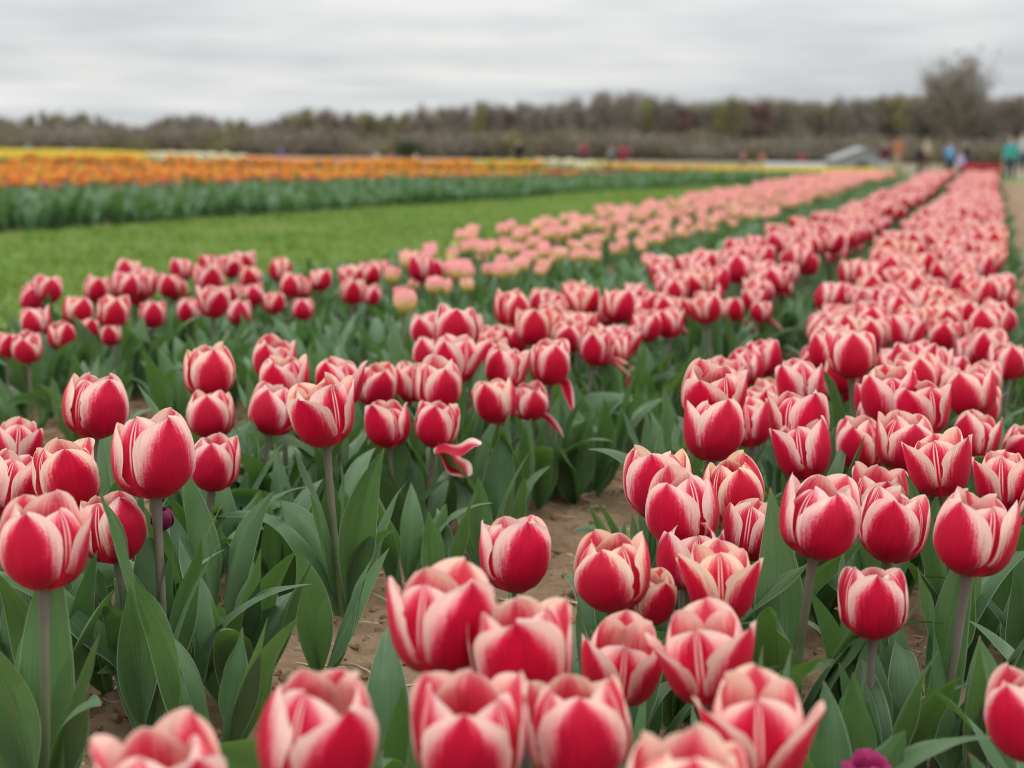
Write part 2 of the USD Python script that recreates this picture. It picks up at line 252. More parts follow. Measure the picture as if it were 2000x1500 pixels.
plain('pale_wall', (.26, .26, .25), .7, .08, .8, .3)
plain('door_dark', (.08, .08, .08), .6, .1, .8, .3)
plain('poly_sheet', (.33, .34, .35), .45, .1, .5, .4)

# ------------------------------------------------------------------ ground
def row_edge(y):   # right-hand edge of the dark green bed beyond the grass
    return np.interp(y, [0, 8, 16.5, 38, 70], [-6.3, -5.9, -5.35, -3.1, -1.2])
def lattice(xs, ys, zf):
    X, Y = np.meshgrid(xs, ys); P = np.stack([X, Y, zf(X, Y)], -1)
    v, f = grid(P); return v, f
def soil_z(X, Y):
    P = np.stack([X, Y, X * 0], -1)
    near = 1 - sstep(5, 9, np.hypot(X, Y))
    return terrain(X, Y) + near * (.028 * (meshkit.fbm(P * 13, 4, 3) - .5) + .016 * (meshkit.noise(P * 52, 5) - .5) - .012)
sq = lambda a, b, n, p=1.6: a + (b - a) * np.linspace(0, 1, n) ** p
far_x = np.concatenate([-sq(0, 700, 40, 3)[::-1][:-1], sq(0, 500, 36, 3)])
v, f = lattice(far_x, np.concatenate([[-60, -20, -5], sq(0, 900, 70, 3)]), lambda x, y: terrain(x, y) - .03)
tag(part('/World', 'ground', (v, f), 'far_field', True), kind='structure')
v, f = lattice(np.arange(-2.9, 1.6, .016), np.arange(.3, 9, .016), soil_z)
tag(part('/World', 'soil', (v, f), 'soil', True), kind='structure')
v, f = lattice(np.linspace(-2.45, 1.6, 24), np.linspace(9, 46, 80), lambda x, y: terrain(x, y) + .0)
tag(part('/World', 'soil_far', (v, f), 'soil', True), kind='structure')
ys = np.linspace(3.0, 75, 130); ss = np.linspace(0, 1, 14)
P = np.array([[[e + (b - e) * s, y, 0] for s in ss] for y, e, b in ((y, row_edge(y) - .3, -2.0 if y < 50 else 4.0) for y in ys)]); P[..., 2] = terrain(P[..., 0], P[..., 1]) + .006
tag(part('/World', 'lawn', grid(P), 'turf', True), kind='structure')
P = np.array([[[row_edge(y) - .3 - 50 * s, y, 0] for s in ss] for y in np.linspace(2, 75, 60)]); P[..., 2] = terrain(P[..., 0], P[..., 1]) + .01
tag(part('/World', 'field_soil', grid(P), 'soil', True), kind='structure')

# ------------------------------------------------------------------ tulip shapes
def petal_mesh(rng, R=1.0, opn=.3, inner=False, az=0.0, nu=15, nv=20, wild=1.0):
    """one tepal; opn 0 closed .. 1 flared; unit R is the bloom's greatest radius"""
    L = R * (2.50 if inner else 2.38) * (1 + .04 * wild * rng.normal()); t = 1 - (1 - np.linspace(0, 1, nv)) ** 1.5
    top = 128 - 50 * opn + (10 if inner else 0) + 5 * wild * rng.normal(); tm = .60 - .08 * opn; mid = 90 - 14 * max(0, opn - .3)
    th = np.where(t < tm, mid * np.sin(np.clip(t / tm, 0, 1) * np.pi / 2) ** .9, mid + (top - mid) * np.clip((t - tm) / (1 - tm), 0, 1) ** 1.2)
    th = np.radians(th + (rng.normal() * 7 * wild - 6) * sstep(.82, 1, t)); dt = L * np.diff(t)
    r = .09 * R + np.concatenate([[0], np.cumsum(.5 * (np.cos(th[1:]) + np.cos(th[:-1])) * dt)])
    z = np.concatenate([[0], np.cumsum(.5 * (np.sin(th[1:]) + np.sin(th[:-1])) * dt)])
    r = r * (1.03 * R / r.max() if opn < .6 else 1.03 * R / np.interp(.6, t, r) * (1 if not inner else 1)) * (.895 if inner else 1.0)
    wm = R * (1.02 if inner else .98) * (1 + .05 * wild * rng.normal())
    w = wm * np.sqrt(np.clip(1 - np.abs((t - .62) / .62) ** 2.3, 0, 1)) * np.where(t > .62, np.sqrt(np.clip(1 - np.abs((t - .62) / .38) ** (3.3 if inner else 2.9), 0, 1)), 1.0)
    if not inner: w = w * (1 - .05 * sstep(.86, 1, t))
    w = np.minimum(np.maximum(w, .02 * R), 1.3 * np.maximum(r, .02 * R))
    k = 1.0 - .10 * sstep(.5, 1, t) * (1 - .5 * opn)
    Rc = np.maximum(r * k, .2 * R)
    u = np.linspace(-1, 1, nu); u = np.sign(u) * (1 - (1 - np.abs(u)) ** 1.15); U, T = np.meshgrid(u, t)
    notch = 1 + wild * .04 * np.sin(U * 3 + rng.uniform(0, 6)) * np.sin(T * 7 + rng.uniform(0, 6))
    notch = notch - wild * .07 * np.abs(U) ** 6 * sstep(.66, .8, meshkit.noise(np.stack([T * 9, np.sign(U) * 5, U * 0 + rng.uniform(0, 99)], -1)))
    S = U * w[:, None] * notch; al = S / Rc[:, None]
    inw = Rc[:, None] * (1 - np.cos(al)); side = Rc[:, None] * np.sin(al)
    ru = (rng.normal() * np.sin(T * 5 + rng.uniform(0, 6)) + rng.normal() * np.sin(T * 11 + rng.uniform(0, 6)) * .5) * np.where(U > 0, 1, rng.uniform(-1, 1)) * np.abs(U) ** 2.2 * .035 * R * wild * sstep(.2, .5, T)
    crease = -.03 * R * np.exp(-(U / .07) ** 2) * sstep(.1, .35, T) if inner else .012 * R * np.exp(-(U / .12) ** 2) * sstep(.3, .6, T)
    nx, nz = np.sin(th)[:, None], -np.cos(th)[:, None]          # outward normal of the spine
    off = -inw + ru + crease
    X = r[:, None] + nx * off; Yy = side
    Z = z[:, None] + nz * off + rng.normal() * .05 * wild * R * U * sstep(.4, 1, T)
    Z = Z + .05 * R * wild * (meshkit.noise(np.stack([U * 3.5, T * 0, U * 0 + rng.uniform(0, 99)], -1)) - .5) * sstep(.8, 1, T) - (.05 * R * np.exp(-(U / .1) ** 2) * sstep(.9, 1, T) if inner else 0)
    c, s = math.cos(az), math.sin(az)
    P = np.stack([X * c - Yy * s, X * s + Yy * c, Z], -1)
    v, q = grid(P)
    return (v, q), np.stack([(U + 1) / 2, T], -1).reshape(-1, 2)
def droop_petal(rng, R, az, drop=.9, nu=11, nv=16):
    t = np.linspace(0, 1, nv); th = np.radians(25 - 70 * drop * sstep(.0, .5, t)); L = 2.3 * R; dt = L / (nv - 1)
    r = .1 * R + np.concatenate([[0], np.cumsum(np.cos(th[1:]) * dt)]); z = np.concatenate([[0], np.cumsum(np.sin(th[1:]) * dt)])
    u = np.linspace(-1, 1, nu); U, T = np.meshgrid(u, t); w = .62 * R * np.sin(np.pi * t ** .9) ** .7; w[0] = .05 * R; w[-1] = .01 * R
    X = r[:, None] + 0 * U; Yy = U * w[:, None] * .8; Z = z[:, None] + np.abs(U) ** 2 * w[:, None] * .5 - .25 * U * w[:, None]
    c, s = math.cos(az), math.sin(az); v, q = grid(np.stack([X * c - Yy * s, X * s + Yy * c, Z], -1))
    return (v, q), np.stack([(U + 1) / 2, T], -1).reshape(-1, 2)

def leaf_mesh(rng, L, wd, az, bend, rise=82, twist=0.0, ruffle=1.0, nu=9, nv=24, fold=1.0, curl=1.6):
    """a tulip leaf rooted at the origin that rises and leans out towards az"""
    t = np.linspace(0, 1, nv); el = np.radians(rise - bend * t ** curl); a = az + twist * .35 * t ** 2
    T = np.stack([np.cos(el) * np.cos(a), np.cos(el) * np.sin(a), np.sin(el)], -1); dl = L / (nv - 1)
    C = np.vstack([[0, 0, 0], np.cumsum(.5 * (T[1:] + T[:-1]) * dl, 0)])
    B = np.stack([-np.sin(a), np.cos(a), 0 * a], -1); N = np.cross(B, T)     # N: towards the stem / up
    tau = twist * t ** 1.3
    B2 = B * np.cos(tau)[:, None] + N * np.sin(tau)[:, None]; N2 = -B * np.sin(tau)[:, None] + N * np.cos(tau)[:, None]
    w = wd * np.clip(np.sin(np.pi * t ** .78), 0, 1) ** .85 * (1 - .25 * t) * 1.08; w = np.maximum(w, wd * .28 * (1 - sstep(.0, .3, t))); w[-1] = .0006
    u = np.linspace(-1, 1, nu); U, TT = np.meshgrid(u, t)
    psi = np.radians(62 - 44 * sstep(0, .75, t)) * fold
    s = U * w[:, None]; lift = np.sqrt(s ** 2 + (.12 * w[:, None]) ** 2) - .12 * w[:, None]
    k1, k2, p1, p2 = rng.uniform(5, 9), rng.uniform(9, 16), rng.uniform(0, 6.3), rng.uniform(0, 6.3)
    ruf = ruffle * wd * (.22 * np.sin(k1 * TT + p1 + U * .6) + .10 * np.sin(k2 * TT + p2)) * np.abs(U) ** 2 * np.where(U > 0, 1, rng.uniform(-1, 1)) * sstep(.1, .4, TT) * (1 - sstep(.85, 1, TT))
    P = C[:, None] + B2[:, None] * (s * np.cos(psi)[:, None])[..., None] + N2[:, None] * (lift * np.sin(psi)[:, None] + ruf)[..., None]
    v, q = grid(P)
    return (v, q[:, ::-1]), np.stack([(U + 1) / 2, TT], -1).reshape(-1, 2)

def bezier(p0, p1, p2, n):
    t = np.linspace(0, 1, n)[:, None]; return (1 - t) ** 2 * p0 + 2 * t * (1 - t) * p1 + t * t * p2
def tilt_matrix(ax):
    z = nrm(ax); x = nrm(np.cross([0, 1, 0], z)); return np.stack([x, np.cross(z, x), z], 1)
def moved(m, Mx, o): return (m[0] @ Mx.T + o, m[1])

def bloom_parts(rng, R, opn, face, nu=15, nv=20, wild=1.0, mats=('petal_outer', 'petal_inner')):
    out = []
    for k in range(3):
        az = face + k * 2 * np.pi / 3 + rng.normal() * .06 * wild
        out.append(('petal', *petal_mesh(rng, R, opn + rng.normal() * .09 * wild, False, az, nu, nv, wild), mats[0]))
    for k in range(3):
        az = face + np.pi / 3 + k * 2 * np.pi / 3 + rng.normal() * .06 * wild
        out.append(('petal', *petal_mesh(rng, R * .97, opn * .62 + rng.normal() * .06 * wild, True, az, nu, nv, wild), mats[1]))
    return out

def plant(parent, rng, root, top, R, opn, face, axis, res=1.0, leaves=3, leaf_len=None, leaf_mat_='leaf', mats=('petal_outer', 'petal_inner'), droop=(), leaf_az=None, smooth=True, bloom=True, wild=1.0):
    """parts of a tulip with the origin at its root; root and top are relative to the parent"""
    root = np.asarray(root, float); top = np.asarray(top, float); hgt = top[2] - root[2]
    Mx = tilt_matrix(axis)
    if bloom:
        nu, nv = int(15 * res) | 1, int(20 * res)
        for nm, m, uv, mt in bloom_parts(rng, R, opn, face, nu, nv, wild, mats):
            part(parent, nm, moved(m, Mx, top), mt, True, uv)
        for da, dd in droop:
            m, uv = droop_petal(rng, R, da, dd); part(parent, 'petal', moved(m, np.eye(3), top), mats[0], True, uv)
        mid = (root + top) / 2 + np.array([rng.normal() * .008, rng.normal() * .008, 0]); mid = mid + (top - nrm(axis) * hgt * .5 - mid) * .5
        pts = bezier(root - [0, 0, .01], mid, top + nrm(axis) * R * .03, 12); rr = np.full(12, R * .115); rr[-1] = R * .15; rr[-2] = R * .13; rr[:3] *= 1.1
        m, uv = tube(pts, rr, 10); part(parent, 'stem', m, 'stem', True, uv)
    n = leaves; a0 = rng.uniform(0, 6.28) if leaf_az is None else leaf_az
    for k in range(n):
        az = a0 + k * (2.4 + rng.normal() * .25)
        LL = (leaf_len or hgt) * (rng.uniform(1.0, 1.32) if k == 0 else rng.uniform(.82, 1.18)) * (1.0 if k < 4 else .75)
        wdt = R * (rng.uniform(.66, .95) if k < 2 else rng.uniform(.42, .72))
        m, uv = leaf_mesh(rng, LL, wdt, az, rng.choice([rng.uniform(8, 40), rng.uniform(35, 125)], p=[.5, .5]), rng.uniform(66, 88), rng.normal() * .95, rng.uniform(.25, 1.15), nu=9 if res > .6 else 5, nv=26 if res > .6 else 12, fold=rng.uniform(.7, 1.15))
        o = root + np.array([math.cos(az) * .004, math.sin(az) * .004, 0 if k < 2 else hgt * rng.uniform(.02, .15)])
        part(parent, 'leaf', moved(m, np.eye(3), o), leaf_mat_, True, uv)

# ------------------------------------------------------------------ the tulips one can tell apart
# (u, v, width) of the bloom in the photograph, direction its front petal faces (degrees, + to the right), openness, label
BW = .078
T = []
RIGHT = [
 (325,1560,245,25,.55,'pale pink open tulip at the bottom edge, left of the four front blooms'),
 (612,1448,235,32,.4,'big red and cream tulip alone above bare soil at the bottom edge'),
 (920,1440,228,-8,.45,'left of two big touching tulips at the bottom, broad crimson front petal'),
 (1140,1440,212,12,.5,'right of two big touching tulips at the bottom, creamy upper petals'),
 (862,1226,214,34,.7,'large flared tulip leaning left behind the two touching bottom blooms'),
 (1025,1292,212,0,.75,'wide open pink tulip directly above the two touching bottom blooms'),
 (1210,1300,168,58,.75,'open tulip with white midrib lines between a wide open one and a V shaped one'),
 (1390,1292,190,55,.85,'V shaped open tulip with one petal pointing out to the right'),
 (1485,1440,222,62,1.0,'very wide open tulip near the bottom right with a petal stretched right'),
 (1325,1590,262,0,.5,'pink tulip tops cut off by the bottom edge right of centre'),
 (2022,1412,165,-28,.25,'large closed tulip cut off by the right edge low in the picture'),
 (1010,1092,146,30,.5,'single short tulip standing low between the middle and right rows'),
 (1197,1124,153,-25,.3,'plump closed tulip with a crimson left petal beside the short single tulip'),
 (1268,1172,105,35,.5,'tulip half hidden behind the plump closed tulip, one red petal showing'),
 (1337,1004,145,-28,.3,'tall pale tulip on a bare grey stem at the left edge of the right row'),
 (1440,966,122,20,.15,'cream and crimson closed tulip just right of the tall pale one'),
 (1290,955,138,-10,.45,'veined tulip tucked behind the tall pale one at the row edge'),
 (1345,1088,134,70,.35,'dark red tulip in shadow behind the stem of the tall pale one'),
 (1460,1044,116,50,.5,'tulip half hidden below the cream and crimson one'),
 (1413,1152,150,62,1.0,'spread open tulip with a pale fan petal and two red side petals'),
 (1592,1018,158,28,.35,'big round tulip on a long straight stem in the middle of the right row'),
 (1735,1038,140,0,.55,'open tulip with a broad crimson front petal touching the big round one'),
 (1718,978,112,10,.6,'white rimmed tulip peeping out behind the open crimson fronted one'),
 (1892,1052,162,-34,.5,'large tulip on a leaning stem near the right edge'),
 (1708,1186,140,0,.5,'short cream edged tulip standing lowest among the leaves at right'),
 (1845,914,130,60,.8,'pointed V shaped tulip above the large one on a leaning stem'),
 (1966,948,116,58,.65,'open tulip by the right edge beside the pointed V shaped one'),
 (2040,1012,104,-20,.3,'sliver of a tulip at the right edge below the open one'),
 (1765,870,115,25,.5,'glossy crimson tulip up and left of the pointed V shaped one'),
 (1685,876,102,-20,.4,'smooth round tulip left of the glossy crimson one'),
 (1578,887,115,60,.65,'crimson tulip with two bright white midrib lines above the big round one'),
 (1565,828,120,30,.5,'layered pale tulip behind the one with two bright midrib lines'),
 (1392,848,123,32,.55,'tulip with a purple tinted right petal at the left corner of the right row'),
 (1388,778,130,-30,.6,'broad open tulip standing on top of the purple tinted one'),
 (1470,834,90,55,.6,'narrow veined tulip right of the purple tinted one'),
 (1567,757,96,-45,.55,'red tulip with spread petals in front of a plain crimson one'),
 (1508,780,72,10,.4,'small tulip half hidden between the broad open one and the red spread one'),
 (1636,752,74,40,.2,'plain crimson tulip behind the red one with spread petals'),
 (1740,778,112,-50,.45,'layered tulip with many overlapping petals left of the widest cluster'),
 (1805,803,112,-30,.7,'open tulip in the cluster with a crimson left petal'),
 (1910,798,82,15,.5,'small white rimmed tulip right of the open cluster'),
 (1905,858,94,-40,.45,'pale tulip low behind the pointed V shaped one'),
 (1992,872,80,0,.4,'pale tulip cut off by the right edge above the open one'),
 (1666,698,98,10,.6,'flat topped wide tulip leaning over the pale row edge'),
 (1590,714,58,-20,.3,'small pale tulip at the row edge left of the flat topped one'),
 (1752,718,72,-35,.5,'tulip just right of the flat topped wide one'),
 (1825,720,76,-25,.4,'dark crimson tulip in the middle of the blurred part of the right row'),
 (1862,728,66,40,.4,'tulip right of and touching the dark crimson one'),
 (1915,748,76,20,.45,'tulip above the small white rimmed one near the right row edge'),
 (1897,694,66,30,.5,'tulip with a folded crimson petal left of the lone edge tulip'),
 (1985,708,64,20,.15,'lone round tulip standing apart at the right edge'),
 (1772,655,70,60,.7,'V shaped tulip sharp against the blurred blooms of the right row'),
 (1605,648,62,-10,.3,'first tulip at the left edge of the blurred right row'),
 (1660,658,56,0,.4,'small tulip beside the first one at the left edge of the blurred right row'),
 (1715,662,52,-20,.4,'small tulip left of the V shaped one in the blurred right row'),
 (1840,658,64,0,.5,'tulip just right of the V shaped one in the blurred right row'),
 (1900,655,54,40,.4,'small tulip between two larger ones near the right edge of the blurred row'),
 (1938,668,56,-15,.4,'tulip near the path edge of the blurred right row'),
 (1962,628,50,30,.3,'tulip at the path edge above the lone edge tulip'),
 (1700,566,52,20,.3,'blurred tulip at the left corner where the right row narrows'),
 (1820,566,50,-15,.4,'blurred tulip, first of a side by side trio in the right row'),
 (1870,568,48,10,.4,'blurred tulip, middle of a side by side trio in the right row'),
 (1918,570,48,0,.5,'blurred tulip, last of a side by side trio in the right row'),
 (1966,588,42,10,.4,'blurred tulip set apart beside the path right of the trio'),
]
MIDDLE = [
 (83,1072,182,-25,.5,'large tulip at the left edge on a long mauve stem, lowest of its clump'),
 (228,1038,130,32,.2,'closed upright tulip with a smooth right petal above a straight grey stem'),
 (303,900,162,24,.2,'largest closed egg shaped tulip at left, overlapping its right neighbour'),
 (182,799,127,26,.25,'tall tulip standing alone against dark foliage at left'),
 (412,912,104,-12,.3,'smaller tulip tucked against the right of the egg shaped one'),
 (25,880,102,60,.5,'tulip with a red right petal at the left edge above the clump'),
 (147,940,138,4,.6,'wide low tulip with a crimson front petal inside the left clump'),
 (15,958,126,40,.4,'pale pink tulip at the left edge behind the large mauve stemmed one'),
 (408,733,102,12,.3,'tulip with fine white specks standing second to right of the tall lone one'),
 (412,815,93,-5,.2,'tulip directly below the white specked one'),
 (530,708,85,-30,.4,'rear tulip at the top left of the second clump'),
 (555,752,100,-25,.6,'pink tulip in the second clump, below the rear one'),
 (526,806,98,-22,.3,'front left tulip of the second clump on an olive stem'),
 (638,814,132,-26,.7,'big flared tulip with a petal spread right, front of the second clump'),
 (662,754,98,-40,.6,'layered pale tulip behind the big flared one'),
 (728,757,82,25,.4,'narrow tulip right of the layered pale one'),
 (760,832,90,-36,.3,'left of a leaning pair of tulips with dropped petals below'),
 (848,834,90,-8,.35,'right of a leaning pair of tulips, cream inner petal, dropped petals below'),
 (800,750,78,-45,.35,'left half of a closely overlapped pair behind the leaning pair'),
 (856,756,97,18,.45,'right half of a closely overlapped pair behind the leaning pair'),
 (845,698,74,-30,.4,'tulip at the left side of the hill of blooms'),
 (888,708,92,-30,.8,'flared tulip with a spoon shaped right petal in the hill of blooms'),
 (888,648,93,0,.35,'topmost plump tulip on the left of the hill of blooms'),
 (952,694,66,-15,.3,'tall narrow tulip in the middle of the hill of blooms'),
 (985,724,86,-28,.4,'tulip with a smooth left petal right in front of the tall narrow one'),
 (976,788,87,-25,.45,'left of two tulips sharing one spot in front of the hill of blooms'),
 (1038,787,74,25,.25,'right of two tulips sharing one spot, a dropped petal beneath it', {'droop': [(18, 1.0)]}),
 (1075,715,86,22,.55,'tulip with cream striped petals and a petal hanging at its right', {'droop': [(30, 1.35)]}),
 (1000,607,72,30,.4,'topmost tulip on the right of the hill of blooms'),
 (1104,660,66,0,.25,'crimson tulip with a single bold front petal in the hill of blooms'),
 (1006,666,62,20,.4,'tulip below the topmost right one'),
 (1160,684,72,-20,.7,'drooping tulip shedding petals to the right', {'droop': [(10, .75), (25, .5)]}),
 (1218,668,62,60,.7,'open tulip right of the drooping one'),
 (1140,596,62,50,.7,'open tulip set apart at the top of the blurred middle row'),
 (1060,593,56,-20,.4,'tulip right behind the topmost right one'),
 (1085,622,58,15,.5,'pale tulip between the crimson single petalled one and the row behind'),
 (1196,612,60,20,.5,'soft focus tulip right of and below the open one set apart'),
 (1255,634,56,-40,.4,'soft focus tulip right of the open one next to the drooping one'),
 (1278,597,54,0,.3,'soft focus crimson tulip standing a little above its neighbours'),
 (1305,622,46,30,.3,'soft focus tulip with a fallen petal beneath', {'droop': [(20, .8)]}),
 (1341,610,50,-10,.4,'soft focus tulip with a dark left side in the middle row'),
 (1382,612,44,15,.4,'soft focus tulip in the centre of the low line of blooms'),
 (1430,608,48,20,.5,'soft focus tulip at the low right of the middle row shedding a petal', {'droop': [(10, .8)]}),
 (1484,610,44,-30,.2,'soft focus narrow tulip, rightmost of the low line, petal hanging', {'droop': [(10, .8)]}),
 (1525,564,42,10,.2,'soft focus round tulip set apart on the right of the middle row'),
]
LEFT = [
 (93,568,58,20,.4,'out of focus tulip, tallest at the left end of the left row'),
 (62,588,54,-10,.4,'out of focus tulip just left of and below the tallest at the left end'),
 (148,610,60,30,.3,'out of focus tulip with a dark right petal near the left end'),
 (186,570,52,0,.4,'out of focus tulip at the upper edge of the left end'),
 (218,613,66,10,.5,'out of focus wide tulip, biggest of the left row'),
 (14,676,50,10,.3,'out of focus tulip cut off by the left edge'),
 (72,632,60,-30,.4,'out of focus pale tulip under the two at the left end'),
 (54,683,60,-15,.3,'out of focus round tulip, lowest of the left row'),
 (122,658,54,40,.2,'out of focus tulip right of the lowest round one'),
 (172,645,40,20,.3,'out of focus tulip below the biggest one, to its left'),
 (218,657,42,-10,.3,'out of focus tulip hidden under the biggest one'),
 (250,533,50,-20,.4,'out of focus tulip standing highest against the grass'),
 (285,546,42,20,.3,'out of focus tulip touching the highest one against the grass'),
 (268,577,48,0,.4,'out of focus tulip straight below the highest pair'),
 (297,617,54,5,.4,'out of focus round tulip right of the biggest one'),
 (345,570,44,20,.4,'out of focus tulip between two pale ones in the left row'),
 (368,609,50,-20,.4,'out of focus pale tulip right of the round one'),
 (416,552,50,0,.4,'out of focus tulip raised in the middle of the left row'),
 (417,592,66,25,.6,'out of focus wide tulip under the raised one'),
 (467,614,48,10,.3,'out of focus tulip hanging low right of the wide one'),
 (458,578,44,-25,.4,'out of focus tulip squeezed right of the wide one'),
 (497,578,46,0,.4,'out of focus pale tulip near the right end of the red group'),
 (535,594,44,30,.3,'out of focus tulip last in the red group'),
 (592,606,44,0,.3,'out of focus round tulip alone below two others'),
 (588,566,42,-20,.4,'out of focus tulip left of the leaning one'),
 (624,549,46,30,.4,'out of focus tulip leaning right over the round one'),
 (682,541,42,-10,.4,'out of focus tulip at the upper left of the last red cluster'),
 (688,573,50,10,.4,'out of focus tulip at the centre of the last red cluster'),
 (722,537,46,20,.3,'out of focus crimson tulip at the top of the last red cluster'),
 (724,578,40,20,.3,'out of focus tulip at the lower right of the last red cluster'),
 (742,530,40,0,.4,'out of focus tulip at the right of the last red cluster'),
]
HAND = [('right', *t) for t in RIGHT] + [('middle', *t) for t in MIDDLE] + [('left', *t) for t in LEFT]
def place(u, v, w, hc=.232):
    dw = BW * F / w; p = at_height(u, v, hc); dh = p[1] * C2W[1] @ nrm(C2W @ [0, 0, -1]) if False else float(-(np.linalg.solve(C2W, p - EYE))[2])
    d = math.sqrt(dw * dh); d = float(np.clip(d, .86 * dh, 1.16 * dh))
    return at_depth(u, v, d), w * d / F
spots = []
for i, (row, u, v, w, face, opn, label, *ex) in enumerate(HAND):
    ex = ex[0] if ex else {}
    rng = np.random.default_rng(1000 + i)
    c, wid = place(u, v, w)
    R = wid / 2 / (1.01 + .10 * opn)
    base = c - [0, 0, .95 * R]                       # foot of the bloom
    lean = np.array([rng.normal() * .09, rng.normal() * .09, 1.0])
    gz = float(soil_z(base[0], base[1]))
    root = np.array([base[0] - lean[0] * .16, base[1] - lean[1] * .16, 0]); root[2] = float(soil_z(root[0], root[1]))
    az_cam = math.atan2(EYE[1] - c[1], EYE[0] - c[0])
    near = row != 'left' and w > 75
    t = thing('tulip', root, label=label, cat='tulip', group='red and white tulips in rows')
    plant(t, rng, (0, 0, 0), base - root, R, opn, az_cam + math.radians(face), lean, 1.0 if near else .55, 6 if near else 3, droop=[(az_cam + math.pi / 2 + math.radians(a), b) for a, b in ex.get('droop', ())])
    spots.append((root[0], root[1]))
spots = np.array(spots)

# other single plants, petals and litter near the camera
def single(u, v, w, face, opn, label, mats, name='tulip', hc=.232, leaves=2, R=None, seed=0, group=None, cat='tulip'):
    rng = np.random.default_rng(3000 + seed); c = at_height(u, v, hc); d = (c - EYE)[1] * 0 + float(-np.linalg.solve(C2W, c - EYE)[2]); R = w * d / F / 2
    base = c - [0, 0, R]; root = np.array([base[0], base[1], float(soil_z(base[0], base[1]))])
    t = thing(name, root, label=label, cat=cat, group=group)
    plant(t, rng, (0, 0, 0), base - root, R, opn, math.atan2(-c[1], -c[0]) + math.radians(face), [.05, 0, 1], .8, leaves, mats=(mats, mats))
    return root
single(1690, 1528, 92, 60, .9, 'purple pink tulip low behind a broad leaf at the bottom right', 'petal_purple', hc=.12, seed=1, leaves=3)
single(316, 1014, 44, 0, .05, 'small dark purple tulip behind the straight stem of the largest egg shaped one', 'petal_wine', hc=.19, seed=2)
single(790, 588, 46, 0, .4, 'pink tulip with a yellow base, alone right of the last red cluster', 'petal_pink', seed=3)
single(1265, 508, 26, 0, .3, 'single pink tulip standing apart below the pink row', 'petal_pink', seed=4)
def loose_petal(u, v, dd, size, az, el, roll, label, seed):
    rng = np.random.default_rng(4000 + seed); p = at_depth(u, v, dd)
    nv, nu = 16, 11; t = 1 - (1 - np.linspace(0, 1, nv)) ** 1.4; U, T_ = np.meshgrid(np.linspace(-1, 1, nu), t)
    w = size * .36 * np.sqrt(np.clip(1 - np.abs((t - .55) / .55) ** 2.2, 0.002, 1))
    P = np.stack([(T_ - .5) * size, U * w[:, None], (np.abs(U) ** 2 * .22 * w[:, None]) + .22 * size * (T_ - .5) ** 2 + .004 * np.sin(T_ * 9 + U)], -1).reshape(-1, 3)
    Rm = trimesh.transformations.euler_matrix(roll, -el, az, 'sxyz')[:3, :3]
    x = thing('fallen_petal', p, label=label, cat='petal')
    v_, q = grid(P.reshape(nv, nu, 3)); part(x, 'petal', (v_ @ Rm.T, q[:, ::-1]), 'petal_outer', True, np.stack([(U + 1) / 2, T_], -1).reshape(-1, 2))
loose_petal(893, 882, 2.16, .070, .10, .16, .18, 'dropped petal lying level under the right of the leaning pair', 1)
loose_petal(884, 906, 2.19, .060, -.1, -.75, .3, 'dropped petal tipped down, pale end lowest, under the leaning pair', 2)
loose_petal(912, 788, 2.8, .05, 1.2, 1.1, .6, 'dropped petal standing on end between stems behind the leaning pair', 3)
loose_petal(1228, 738, 3.2, .05, 1.3, 1.2, .7, 'blurred dropped petal upright in the leaves right of the hill of blooms', 4)

# a class of flowering plants that the rest of the rows repeat
protos = []
for k in range(10):
    rng = np.random.default_rng(50 + k); c = klass('red_tulip_kind')
    plant(c, rng, (0, 0, 0), (rng.normal() * .012, rng.normal() * .012, .192), .0375, [.1, .3, .45, .6, .35, .8, .25, .5, .65, .4][k], rng.uniform(0, 6.28), [rng.normal() * .08, rng.normal() * .08, 1], .55, 3)
    protos.append(c)
pink_protos = []
for k in range(6):
    rng = np.random.default_rng(80 + k); c = klass('pink_tulip_kind'); bud = k == 5
    bl = bloom_parts(rng, .0265 if not bud else .018, [.2, .35, .5, .3, .6, 0][k], 0, 7, 9)
    uv = np.vstack([b[2] for b in bl]); part(c, 'bloom', moved(join([b[1] for b in bl]), np.eye(3), [0, 0, .195]), 'bud_green' if bud else 'petal_cream_pink' if k == 4 else 'petal_pink', True, uv)
    m, uv = tube(bezier(np.array([0, 0, -.01]), np.array([.006, 0, .1]), np.array([0, 0, .197]), 6), .004, 6); part(c, 'stem', m, 'stem', True, uv)
    for j in range(3):
        m, uv = leaf_mesh(rng, rng.uniform(.17, .24), .026, j * 2.2 + rng.uniform(0, 1), rng.uniform(10, 60), 84, rng.normal() * .6, .8, nu=5, nv=9); part(c, 'leaf', m, 'leaf_far', True, uv)
    pink_protos.append(c)
